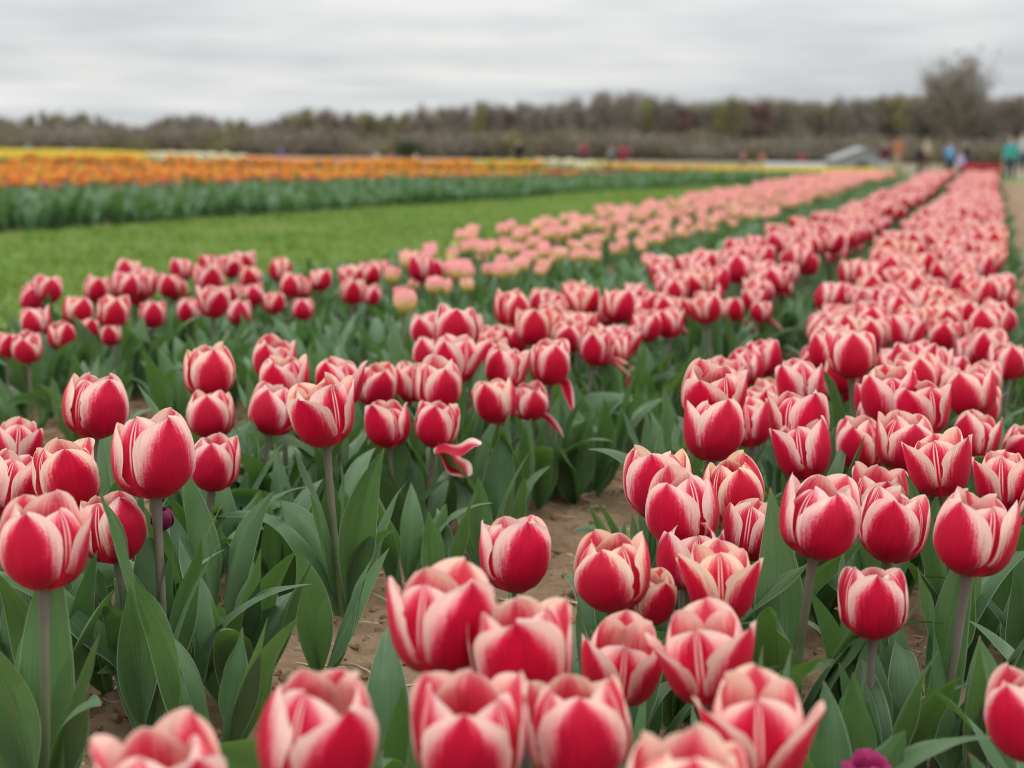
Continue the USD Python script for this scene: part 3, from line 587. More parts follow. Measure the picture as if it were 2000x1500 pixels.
def low_tulip(rng, R, h, petal, inner=None, leaf='leaf_far', nl=3, opn=.35, spread=None, n=1):
    ps, ins, st, lv = [], [], [], []
    for i in range(n):
        o = np.array([*(rng.uniform(-1, 1, 2) * (spread or 0)), 0]); hh = h * (1 + .08 * rng.normal())
        for nm, m, uv, mt in bloom_parts(rng, R, opn + rng.normal() * .12, rng.uniform(0, 6), 5, 7, mats=('a', 'b')): (ps if mt == 'a' or not inner else ins).append((moved(m, np.eye(3), o + [0, 0, hh]), uv))
        st.append(tube(bezier(o, o + [.004, .003, hh / 2], o + [0, 0, hh + .004], 4), .004, 5))
        for j in range(nl):
            m, uv = leaf_mesh(rng, hh * rng.uniform(.85, 1.25), R * rng.uniform(.6, .95), rng.uniform(0, 6.28), rng.uniform(8, 70), 84, rng.normal() * .6, .8, nu=5, nv=8); lv.append((moved(m, np.eye(3), o), uv))
    out = [('blooms', join([a for a, _ in ps]), petal, np.vstack([b for _, b in ps]))]
    if ins: out.append(('inner_petals', join([a for a, _ in ins]), inner, np.vstack([b for _, b in ins])))
    out.append(('stems', join([a for a, _ in st]), 'stem', np.vstack([b for _, b in st]))); out.append(('leaves', join([a for a, _ in lv]), leaf, np.vstack([b for _, b in lv])))
    return out
def foliage(rng, h, leaf='leaf_far', n=5, wd=.03):
    lv = [leaf_mesh(rng, h * rng.uniform(.75, 1.2), wd * rng.uniform(.7, 1.2), k * 2.3 + rng.uniform(0, 1), rng.uniform(5, 75), 85, rng.normal() * .6, .9, nu=5, nv=10) for k in range(n)]
    return [('leaves', join([a for a, _ in lv]), leaf, np.vstack([b for _, b in lv]))]
def bed_points(rng, x0, x1, y0, y1, per_m2, gap=.5, keep=None):
    f = lambda e, y: e(y) if callable(e) else e + 0 * y
    yy = np.linspace(y0, y1, 60); lo, hi = f(x0, yy).min(), f(x1, yy).max(); n = int((y1 - y0) * (hi - lo) * per_m2 * 3.0)
    x, y = rng.uniform(lo, hi, n), rng.uniform(y0, y1, n); ok = (x > f(x0, y)) & (x < f(x1, y)); c = np.column_stack([x, y])[ok]
    if keep is not None: c = c[keep(c)]
    md = gap / math.sqrt(per_m2); pts, cell = [], {}
    for x, y in c:
        key = (int(x // md), int(y // md))
        if any((x - p[0]) ** 2 + (y - p[1]) ** 2 < md * md for i in (-1, 0, 1) for j in (-1, 0, 1) for p in cell.get((key[0] + i, key[1] + j), ())): continue
        cell.setdefault(key, []).append((x, y)); pts.append((x, y))
    return np.array(pts).reshape(-1, 2)
def with_z(p, dz=0): return np.column_stack([p, terrain(p[:, 0], p[:, 1]) + dz])
rng = np.random.default_rng(7)
mid_l = lambda y: np.interp(y, [2.5, 3.5, 5, 9, 24], [-1.22, -1.05, -.90, -.84, -.82]); mid_r = lambda y: np.interp(y, [2.5, 4, 6, 24], [-.70, -.58, -.53, -.52])
right_p = bed_points(rng, lambda y: np.interp(y, [2, 4, 6, 24], [-.45, -.38, -.345, -.35]), .05, 2.3, 23.0, 62)
mid_p = bed_points(rng, mid_l, mid_r, 2.8, 23.0, 58)
left_p = bed_points(rng, -2.4, -1.62, 3.3, 4.35, 26)
def clear(p, dist): return p[np.min(np.hypot(p[:, None, 0] - spots[None, :, 0], p[:, None, 1] - spots[None, :, 1]), 1) > dist] if len(p) else p
red = [(x, y, r) for r, P_ in (('right', clear(right_p, .075)), ('middle', clear(mid_p, .062)), ('left', clear(left_p, .1))) for x, y in P_]
red.sort(key=lambda p: math.hypot(p[0], p[1]))
names = {'right': ('red and white tulip in the crowded blurred stretch of the right row', 'blurred tulips along the right row'),
         'middle': ('red and white tulip in the blurred stretch of the middle row', 'blurred tulips along the middle row'),
         'left': ('red and white tulip half hidden among the out of focus left row', 'half hidden tulips in the left row')}
n_single = 300 - len(HAND)
def zone(x, y, r):
    if r == 'left': return dict(label=names[r][0], cat='tulip', group=names[r][1])
    a, b = (-.36, .05) if r == 'right' else (-1.1, -.55); f = (x - a) / (b - a)
    side = (('inner left edge', 'middle', 'path side') if r == 'right' else ('lawn side', 'middle', 'inner right edge'))[0 if f < .3 else 1 if f < .72 else 2]
    part_ = 'nearer blurred part' if y < 4.6 else 'blurred stretch further back' if y < 6 else 'very blurred stretch far back'
    return dict(label=f'red and white tulip, {side} of the {r} row, {part_}', cat='tulip', group=f'tulips on the {side} of the {r} row, {part_}')
for i, (x, y, r) in enumerate(red[:n_single]):
    hs = rng.uniform(.90, 1.1) * (.93 if y < 4.3 else 1)
    copy_of(protos[int(rng.integers(10))], 'tulip', (x, y, float(terrain(x, y))), rng.uniform(0, 6.28), (1, 1, 1) if False else (hs, hs, hs), **zone(x, y, r))
rest = np.array([(x, y) for x, y, r in red[n_single:]]); k = len(rest)
scatter('far_red_tulips', [low_tulip(np.random.default_rng(120 + j), .038, .192, 'petal_outer', 'petal_inner', opn=.2 + .13 * j) for j in range(5)], with_z(rest), rng.uniform(0, 6.28, k), rng.uniform(.9, 1.12, k), rng.integers(0, 5, k),
        label='mass of red and white tulips running away to the end of the right and middle rows', cat='tulips')
pk = bed_points(rng, lambda y: np.interp(y, [3.9, 4.2, 5.4, 6.9, 12, 24], [-1.6, -1.75, -2.05, -2.28, -2.35, -2.33]), lambda y: np.interp(y, [4, 6, 24], [-1.42, -1.42, -1.42]), 3.95, 24, 40)
pk = pk[np.argsort(np.hypot(pk[:, 0], pk[:, 1]))]
for i, (x, y) in enumerate(pk[:300]):
    j = int(rng.integers(6)) if rng.uniform() < .35 else int(rng.integers(5)); hs = rng.uniform(.85, 1.12) * (.9 if x > -1.75 else 1)
    copy_of(pink_protos[j], 'pink_tulip', (x, y, float(terrain(x, y))), rng.uniform(0, 6.28), (hs,) * 3,
            label='blurred pink and yellow tulip in the pink row, ' + (pz := ('lawn side' if x < -2.0 else 'middle' if x < -1.7 else 'leafy right side') + ', ' + ('nearest end' if y < 5.2 else 'a little way back' if y < 7.2 else 'halfway along')), cat='tulip', group='pink row tulips, ' + pz)
rest = pk[300:]; k = len(rest)
scatter('far_pink_tulips', [low_tulip(np.random.default_rng(140 + j), .028, .195, 'petal_pink', opn=.3 + .1 * j) for j in range(3)], with_z(rest), rng.uniform(0, 6.28, k), rng.uniform(.85, 1.1, k), rng.integers(0, 3, k),
        label='far pink tulips blending into one band along the lawn', cat='tulips')
fo = np.vstack([bed_points(rng, -1.42, -1.15, 3.6, 24, 45), bed_points(rng, -2.45, -1.42, 2.7, 5.8, 46), bed_points(rng, lambda y: mid_l(y) - .08, lambda y: mid_r(y) + .02, 3.1, 24, 30), bed_points(rng, lambda y: mid_r(y) + .0, -.40, 4.2, 24, 26), bed_points(rng, .05, .11, 2.5, 22, 30)])
fo = fo[~((np.hypot(fo[:, 0], fo[:, 1]) < 3.2) & (fo[:, 0] > -1))]; k = len(fo)
scatter('row_foliage', [foliage(np.random.default_rng(160 + j), .185, 'leaf_far') for j in range(5)], with_z(fo), rng.uniform(0, 6.28, k), rng.uniform(.7, 1.1, k), rng.integers(0, 5, k), label='tangled green tulip leaves filling the sides of the rows', cat='leaves')
# leafy plants without a flower close to the camera
nf = np.vstack([bed_points(rng, -1.25, -.64, 1.2, 3.4, 44), bed_points(rng, -.78, -.60, 2.5, 4.2, 40), bed_points(rng, -.50, .12, .95, 3.0, 26), bed_points(rng, -2.3, -1.55, 2.4, 3.6, 14)])
nf = clear(nf, .045)
leafy = []
for k in range(7):
    r2 = np.random.default_rng(190 + k); c = klass('leafy_plant_kind'); plant(c, r2, (0, 0, 0), (0, 0, .19), .037, 0, 0, [0, 0, 1], 1.0, 5, bloom=False); leafy.append(c)
for x, y in nf:
    hs = rng.uniform(.75, 1.05)
    copy_of(leafy[int(rng.integers(7))], 'leafy_plant', (x, y, float(soil_z(x, y))), rng.uniform(0, 6.28), (hs,) * 3, label='flowerless tulip leaf cluster in the ' + (lw := ('left' if x < -1.5 else 'middle' if x < -.56 else 'right') + ' row, ' + ('' if x < -1.5 else 'left side, ' if x < -1.02 or -.56 < x < -.32 else 'centre, ' if x < -.82 or -.32 < x < -.1 else 'right side, ') + ('at the very front' if y < 1.6 else 'near the front' if y < 2.3 else 'further back')), cat='plant', group='flowerless leaf clusters in the ' + lw)

# ------------------------------------------------------------------ beds beyond the lawn
def in_view(p, m=150):
    c = np.linalg.solve(C2W, (np.column_stack([p, np.zeros(len(p))]) - EYE).T).T; u = W / 2 + F * c[:, 0] / -c[:, 2]
    return (c[:, 2] < 0) & (u > -m) & (u < W + m), u
def strip(off0, off1, y0, y1, dens):
    p = bed_points(rng, lambda y: row_edge(y) - off1, lambda y: row_edge(y) - off0, y0, y1, dens); return p[in_view(p)[0]]
p = strip(0.05, 1.7, 6, 60, 34); k = len(p)
scatter('dark_green_foliage', [foliage(np.random.default_rng(210 + j), .255, 'leaf_blue' if j % 2 else 'leaf_far', 6, .030) for j in range(4)], with_z(p), rng.uniform(0, 6.28, k), rng.uniform(.7, 1.15, k) * (.8 + .4 * meshkit.noise(np.column_stack([p * .9, np.zeros(k)]), 8)), rng.integers(0, 4, k), label='tall dark green tulip leaves in the bed beyond the lawn', cat='leaves')
p = strip(1.7, 3.0, 7, 26, 20); k = len(p)
scatter('rose_tulips', [low_tulip(np.random.default_rng(230), .024, .215, 'petal_rose', nl=5), foliage(np.random.default_rng(231), .23, 'leaf_far', 6, .024)], with_z(p), rng.uniform(0, 6.28, k), rng.uniform(.8, 1.1, k), rng.choice(2, k, p=[.28, .72]), label='dull rose tulips among leaves behind the dark green bed', cat='tulips')
op = np.vstack([strip(2.6 + 1.35 * j, 3.6 + 1.35 * j, 8, 44, 10) for j in range(11)]); R_ = np.hypot(op[:, 0], op[:, 1]); op = op[(R_ < 28)]; op = op[np.argsort(np.hypot(op[:, 0], op[:, 1]))]
cols = ['petal_orange', 'petal_orange', 'petal_tangerine', 'petal_yellow', 'petal_peach']
okinds = []
for j, cm in enumerate(cols[:3]):
    c = klass('orange_tulip_kind')
    for nm, m, mt, uv in low_tulip(np.random.default_rng(250 + j), .034, .20, cm, nl=4): part(c, {'blooms': 'bloom', 'stems': 'stem', 'leaves': 'leaf'}[nm], m, mt, True, uv)
    okinds.append(c)
for x, y in op[:300]:
    hs = rng.uniform(.88, 1.1); copy_of(okinds[int(rng.integers(3))], 'orange_tulip', (x, y, float(terrain(x, y))), rng.uniform(0, 6.28), (hs,) * 3, label='blurred orange tulip at the front of the orange field, ' + (oz := 'near the left edge' if math.atan2(-x, y) > .57 else 'left of the centre' if math.atan2(-x, y) > .44 else 'towards the middle of the picture'), cat='tulip', group='front orange tulips, ' + oz)
rest = op[300:]; k = len(rest); idx = rng.choice(5, k, p=[.38, .28, .16, .15, .03])
patch = meshkit.noise(np.column_stack([rest * .22, np.zeros(k)]), 3); idx = np.where(patch > .68, 2, idx); 
scatter('orange_field', [low_tulip(np.random.default_rng(270 + j), .034, .20, cm, nl=4) for j, cm in enumerate(cols)], with_z(rest), rng.uniform(0, 6.28, k), rng.uniform(.88, 1.12, k), idx, label='field of orange tulips stretching behind the dark green bed', cat='tulips')
fp = bed_points(rng, -75, lambda y: row_edge(y) - 4, 16, 92, 1.3, .5, lambda c: in_view(c)[0] & (np.hypot(c[:, 0], c[:, 1]) > 27) & (np.hypot(c[:, 0], c[:, 1]) < 92)); R_ = np.hypot(fp[:, 0], fp[:, 1]); vis, u = in_view(fp); fp, u, R_ = (a[vis & (R_ > 27) & (R_ < 92)] for a in (fp, u, R_))
kinds = ['petal_yellow', 'petal_cream', 'petal_peach', 'petal_orange']
blk = np.select([u < 320, u < 480, u < 690, u < 850, u < 905, u < 1060, u < 1190, u < 1480], [0, 1, 2, 3, 2, 0, 1, 3], 0); blk = np.where((R_ < 29.5) & (u < 1190), 3, blk); blk = np.where((u > 1190) & (rng.uniform(size=len(u)) < .5), 0, blk)
k = len(fp)
scatter('far_flower_bands', [low_tulip(np.random.default_rng(290 + j), .045, .29, cm, nl=2, spread=.35, n=6) for j, cm in enumerate(kinds)], with_z(fp), rng.uniform(0, 6.28, k), rng.uniform(.9, 1.2, k), blk, label='far bands of yellow, cream and peach tulips below the woods', cat='tulips')
p = bed_points(rng, -.5, .12, 24.5, 42, 30); k = len(p)
scatter('scarlet_tulips', [low_tulip(np.random.default_rng(310 + j), .04, .25, 'petal_scarlet') for j in range(2)], with_z(p), rng.uniform(0, 6.28, k), rng.uniform(.9, 1.1, k), rng.integers(0, 2, k), label='plain scarlet tulips at the far end of the right row', cat='tulips')

# ------------------------------------------------------------------ grass
def tuft(rng, n, h):
    out = []
    for i in range(n):
        o = rng.normal(size=2) * .035; a = rng.uniform(0, 6.28); d = np.array([math.cos(a), math.sin(a)]); hh = h * rng.uniform(.6, 1.2); b = hh * rng.uniform(.2, .8); w = .0035
        s = np.array([-d[1], d[0]]) * w
        v = np.array([[*(o - s), 0], [*(o + s), 0], [*(o + d * b * .35 + s * .8), hh * .6], [*(o + d * b * .35 - s * .8), hh * .6], [*(o + d * b), hh * .9]])
        out.append((v, np.array([[0, 1, 2], [0, 2, 3], [3, 2, 4]])))
    return join(out)
g1 = bed_points(rng, lambda y: row_edge(y) - .1, -2.35, 3.0, 18, 70, .35); g2 = bed_points(rng, lambda y: row_edge(y) - .1, -2.3, 18, 52, 26, .35)
gp = np.vstack([g1, g2]); gp = gp[in_view(gp)[0]]; k = len(gp); big = np.where(gp[:, 1] > 18, 1.5, 1.0)
scatter('grass', [[('blades', tuft(np.random.default_rng(330 + j), 26, .055), 'grass', None)] for j in range(4)], with_z(gp, .004), rng.uniform(0, 6.28, k), rng.uniform(.7, 1.3, k) * big, rng.integers(0, 4, k), label='short mown green grass strip between the pink row and the dark green bed', cat='grass')

# ------------------------------------------------------------------ litter on the soil
def rock(rng, n=1):
    m = trimesh.creation.icosphere(1, 1.0); v = m.vertices * (1 + .35 * (meshkit.noise(m.vertices * 1.7 + rng.uniform(0, 50)) - .5)[:, None] * 2) * [1, rng.uniform(.7, 1), rng.uniform(.5, .8)]
    return v, m.faces
lp = bed_points(rng, -1.9, .5, .9, 5.5, 800, .2); lp3 = np.column_stack([lp, soil_z(lp[:, 0], lp[:, 1])]); k = len(lp)
scatter('soil_clods', [[('clod', rock(np.random.default_rng(350 + j)), 'clod', None)] for j in range(4)], lp3, rng.uniform(0, 6.28, k), .0018 + .011 * rng.uniform(size=k) ** 4, rng.integers(0, 4, k), label='crumbled brown clods of earth between the rows', cat='soil')
lp = bed_points(rng, -1.9, .5, .9, 6, 70, .2); lp3 = np.column_stack([lp, soil_z(lp[:, 0], lp[:, 1]) + .002]); k = len(lp)
def straw(rng):
    a = rng.normal() * .01; (m, uv) = tube(np.array([[-.025, 0, 0], [-.008, a, .003], [.01, a * .5, .002], [.026, -a, .001]]), [.0011, .0012, .0011, .0008], 5); return m
scatter('straw_litter', [[('straw', straw(np.random.default_rng(370 + j)), 'straw', None)] for j in range(4)], lp3, rng.uniform(0, 6.28, k), rng.uniform(.35, 1.3, k), rng.integers(0, 4, k), label='scattered dry straw and stalk bits on the bare soil', cat='straw')
lp = bed_points(rng, -1.9, .5, .9, 5, 40, .2); lp3 = np.column_stack([lp, soil_z(lp[:, 0], lp[:, 1]) + .001]); k = len(lp)
scatter('pebbles', [[('pebble', rock(np.random.default_rng(380 + j)), 'pebble', None)] for j in range(3)], lp3, rng.uniform(0, 6.28, k), rng.uniform(.0015, .005, k), rng.integers(0, 3, k), label='small pale pebbles on the bare soil', cat='pebbles')
for u, v_, sz, az, lab in ((318, 1248, .05, .4, 'withered pale green leaf lying on the soil at left'), (112, 1255, .035, 1.5, 'curled yellowish dead leaf at the far left on the soil')):
    r2 = np.random.default_rng(u); p = at_height(u, v_, 0.0); m, uv = leaf_mesh(r2, sz * 1.5, sz * .42, az, 60, 25, .5, 2.0, nu=7, nv=14); x = thing('dead_leaf', (p[0], p[1], float(soil_z(p[0], p[1])) + .004), label=lab, cat='leaf'); part(x, 'blade', m, 'dead_leaf', True, uv)

# ------------------------------------------------------------------ woods
def bare_tree(rng, h, width, n_twig=900, trunk_r=.2, low=.25):
    segs, tw = [], []
    def limb(p, d, L, r, lev):
        n = 5; pts = [p]; dd = d
        for i in range(n - 1): dd = nrm(dd + rng.normal(size=3) * .14 + [0, 0, .06]); pts.append(pts[-1] + dd * L / (n - 1))
        pts = np.array(pts); segs.append(tube(pts, np.linspace(r, r * .45, n), 5 if lev < 2 else 3)[0])
        if lev < 3:
            for i in range(5 if lev else 9):
                f = rng.uniform(low if lev == 0 else .3, 1.0); q = pts[0] + (np.array([np.interp(f * (n - 1), range(n), pts[:, k]) for k in range(3)]) - pts[0]); a = rng.uniform(0, 6.28)
                nd = nrm(dd * .7 + np.array([math.cos(a) * width, math.sin(a) * width, .42])); limb(q, nd, L * rng.uniform(.34, .52) * (1.15 - .5 * f if lev == 0 else 1), r * .5, lev + 1)
        else: tw.append(pts)
    limb(np.zeros(3), np.array([0, 0, 1.]), h * .8, trunk_r, 0)
    tips = np.vstack(tw); base = tips[rng.integers(len(tips), size=n_twig)] + rng.normal(size=(n_twig, 3)) * h * np.array([.04, .04, .05])
    d = rng.normal(size=(n_twig, 3)) + [0, 0, .9]; d /= np.linalg.norm(d, axis=1, keepdims=True); s = np.cross(d, rng.normal(size=(n_twig, 3))); s /= np.linalg.norm(s, axis=1, keepdims=True)
    L = rng.uniform(.03, .09, (n_twig, 1)) * h; w = rng.uniform(.003, .008, (n_twig, 1)) * h
    v = np.stack([base - s * w, base + s * w, base + d * L], 1).reshape(-1, 3); f = np.arange(n_twig * 3).reshape(-1, 3)
    V = np.vstack([x[0] for x in segs]); sc = h / max(V[:, 2].max(), v[:, 2].max())
    t_ = join(segs); return (t_[0] * sc, t_[1]), (v * sc, f)
sky_u = [-300, 0, 50, 100, 150, 220, 280, 330, 400, 450, 520, 580, 700, 800, 850, 900, 1000, 1100, 1150, 1250, 1300, 1500, 1600, 1700, 1800, 2000, 2400]
sky_v = [225, 232, 232, 222, 225, 240, 252, 226, 230, 232, 247, 217, 226, 215, 206, 216, 216, 211, 195, 195, 206, 206, 206, 201, 197, 196, 190]
hor = lambda u: 308 - 23 * (1940 - u) / 1940
tw_mats = ['twig_brown', 'twig_grey', 'twig_brown', 'twig_olive', 'twig_brown', 'twig_green', 'twig_maroon']
tree_kinds = [bare_tree(np.random.default_rng(400 + j), 10.0, rng.uniform(.45, .75), 1500, .16, .2) for j in range(7)]
N = 1150; us = rng.uniform(-350, 2350, N); ds = rng.uniform(370, 470, N); pts, sc = [], []
for u, d in zip(us, ds):
    p = at_depth(u, 300, d); top = np.interp(u, sky_u, sky_v) + rng.normal() * 5 - 12 * (u > 900) - 5; h = (hor(u) - top) / F * d + 1.6
    pts.append([p[0], p[1], -1.05]); sc.append(h / 10 * rng.choice([1, .92, .8, .65, .5], p=[.35, .25, .15, .15, .1]))
sc = np.array(sc); pz = meshkit.noise(np.column_stack([us / 45, us * 0, us * 0]), 31); idx = np.select([pz < .28, pz < .42, pz < .56, pz < .66, pz < .76, pz < .88], [0, 1, 3, 2, 5, 4], 6); idx = np.where(rng.uniform(size=N) < .35, rng.integers(0, 3, N), idx)
scatter('woodland', [[('trunks', t_, 'bark', None), ('twigs', c_, tw_mats[j], None)] for j, (t_, c_) in enumerate(tree_kinds)], pts, rng.uniform(0, 6.28, N), np.column_stack([sc * .8, sc * .8, sc]), idx, label='long belt of bare brown early spring woods along the horizon', cat='woods')
def shrub(rng, n=500):
    p = rng.normal(size=(n, 3)) * [1, 1, .55] * .9 + [0, 0, 1.0]; d = rng.normal(size=(n, 3)); d /= np.linalg.norm(d, axis=1, keepdims=True); s = np.cross(d, rng.normal(size=(n, 3))); s /= np.linalg.norm(s, axis=1, keepdims=True)
    return np.stack([p - s * .06, p + s * .06, p + d * .45], 1).reshape(-1, 3), np.arange(n * 3).reshape(-1, 3)
N = 950; us = rng.uniform(-350, 2350, N); ds = rng.uniform(350, 420, N); pts = [[*at_depth(u, 300, d)[:2], -1.1] for u, d in zip(us, ds)]
scatter('undergrowth', [[('twigs', shrub(np.random.default_rng(430 + j)), m_, None)] for j, m_ in enumerate(['twig_brown', 'twig_grey', 'twig_olive'])], pts, rng.uniform(0, 6.28, N), rng.uniform(1.5, 3.4, N), rng.choice(3, N, p=[.6, .15, .25]), label='low brown undergrowth along the foot of the woods', cat='undergrowth')
TREES = [(1840, 122, 240, 'bark', 'twig_grey', 1.0, 'tall broad bare tree rising well above the woods at right'), (1155, 178, 330, 'bark', 'twig_grey', .7, 'thin bare tree poking above the woods right of centre'), (1232, 174, 335, 'bark', 'twig_brown', .6, 'second bare tree poking above the woods, right of the thin one'),
 (306, 196, 330, 'bark', 'twig_grey', .4, 'slender lone tree standing over a dip in the woods at left'), (60, 205, 340, 'bark', 'twig_grey', .6, 'faint bare tree above the woods near the left edge'), (580, 213, 335, 'bark', 'twig_green', .8, 'pale green budding tree left of centre in the woods'),
 (425, 222, 340, 'bark', 'twig_olive', .8, 'yellowish budding tree left of the dip in the woods'), (858, 204, 330, 'bark', 'twig_green', .8, 'yellow green tree with a rounded top near the middle of the woods'), (20, 232, 320, 'bark', 'twig_green', .9, 'olive green tree at the left edge of the woods'),
 (470, 246, 300, 'bark', 'twig_green', .9, 'short fresh green tree in front of the woods at left'), (1440, 212, 310, 'bark', 'twig_olive', .9, 'olive tree in front of the woods right of centre'), (1585, 222, 310, 'bark', 'twig_maroon', .7, 'reddish tree in front of the woods at right'), (938, 240, 310, 'bark', 'twig_maroon', .8, 'rusty red tree in front of the woods at the centre')]
for j, (u, top, d, b, tm, wdt, lab) in enumerate(TREES):
    r2 = np.random.default_rng(450 + j); p = at_depth(u, 300, d); z = float(terrain(p[0], p[1])); h = (hor(u) - top) / F * d + CAM_H - z
    tr, cr = bare_tree(r2, h, wdt, 5000 if j == 0 else 1500, h * .018, .3)
    if j == 0:      # several stems that part near the ground and fan out
        st = []
        for q in range(9):
            a_, b_ = bare_tree(np.random.default_rng(470 + q), h * rng.uniform(1.02, 1.2), .42, 330, h * .009, .4)
            Rm = trimesh.transformations.rotation_matrix(math.radians(rng.uniform(4, 25)), [math.cos(q * 2.4), math.sin(q * 2.4), 0])[:3, :3]; st.append(((a_[0] @ Rm.T, a_[1]), (b_[0] @ Rm.T, b_[1])))
        tr, cr = join([x[0] for x in st]), join([x[1] for x in st]); t = thing('tree', (p[0], p[1], z), label=lab, cat='tree'); part(t, 'trunk', tr, b); part(t, 'crown', cr, tm)
p = at_depth(795, 300, 130); t = thing('evergreen_shrub', (p[0], p[1], -1.0), label='small dark evergreen with a round top in the far field', cat='shrub'); v_, f_ = shrub(np.random.default_rng(9), 900); part(t, 'crown', (v_ * [.75, .75, .8] + [0, 0, .9], f_), 'evergreen'); part(t, 'trunk', tube(np.array([[0, 0, -.1], [0, .02, .8], [0, 0, 1.6]]), [.09, .07, .04], 7)[0], 'bark', True)

# ------------------------------------------------------------------ buildings
def boxm(x0, x1, y0, y1, z0, z1): m = trimesh.creation.box([x1 - x0, y1 - y0, z1 - z0]); m.apply_translation([(x0 + x1) / 2, (y0 + y1) / 2, (z0 + z1) / 2]); return m.vertices, m.faces
p = at_depth(1672, 315, 150); b = thing('barn', (p[0], p[1], -1.02), .35, label='low grey shed with a shallow gable roof in front of the woods', cat='shed')
w2, hw, hr, ln = 2.55, 1.25, 2.45, 4.5
prof = np.array([[-w2, 0], [w2, 0], [w2, hw], [.55, hr - .05], [-w2, hw]])
vf = np.array([[x, y, z] for y in (-ln / 2, ln / 2) for x, z in prof]); fc = [[0, 1, 2], [0, 2, 3], [0, 3, 4], [5, 7, 6], [5, 8, 7], [5, 9, 8]] + [q for i in range(5) for q in ([i, i + 5, (i + 1) % 5], [(i + 1) % 5, i + 5, (i + 1) % 5 + 5])]
part(b, 'wall', (vf, np.array(fc)), 'pale_wall')
for (xa, za), (xb, zb) in (((-w2 - .2, hw - .07), (.55, hr)), ((w2 + .2, hw - .07), (.55, hr))):
    n = nrm([-(zb - za), xb - xa]); n = n if n[1] > 0 else -n; o = np.array([[x, y, z] for y in (-ln / 2 - .2, ln / 2 + .2) for x, z in ((xa, za), (xb, zb), (xb + n[0] * .08, zb + n[1] * .08), (xa + n[0] * .08, za + n[1] * .08))]); part(b, 'roof_panel', (trimesh.convex.convex_hull(o).vertices, trimesh.convex.convex_hull(o).faces), 'grey_roof')
part(b, 'door', boxm(-.6, .6, -ln / 2 - .04, -ln / 2 - .003, 0, 1.15), 'door_dark')
p = at_depth(1550, 315, 140); b = thing('polytunnel', (p[0], p[1], -1.02), .32, label='long low pale tunnel shelter left of the grey shed', cat='tunnel')
an = np.linspace(0, np.pi, 13); xs = np.linspace(-2.9, 2.9, 9); P = np.array([[[x, -.8 * math.cos(a), .95 * math.sin(a)] for a in an] for x in xs]); part(b, 'cover', grid(P), 'poly_sheet', True)
for x in xs: part(b, 'hoop', tube(np.array([[x, -.82 * math.cos(a), .97 * math.sin(a)] for a in an]), .03, 6)[0], 'pale_grey', True)

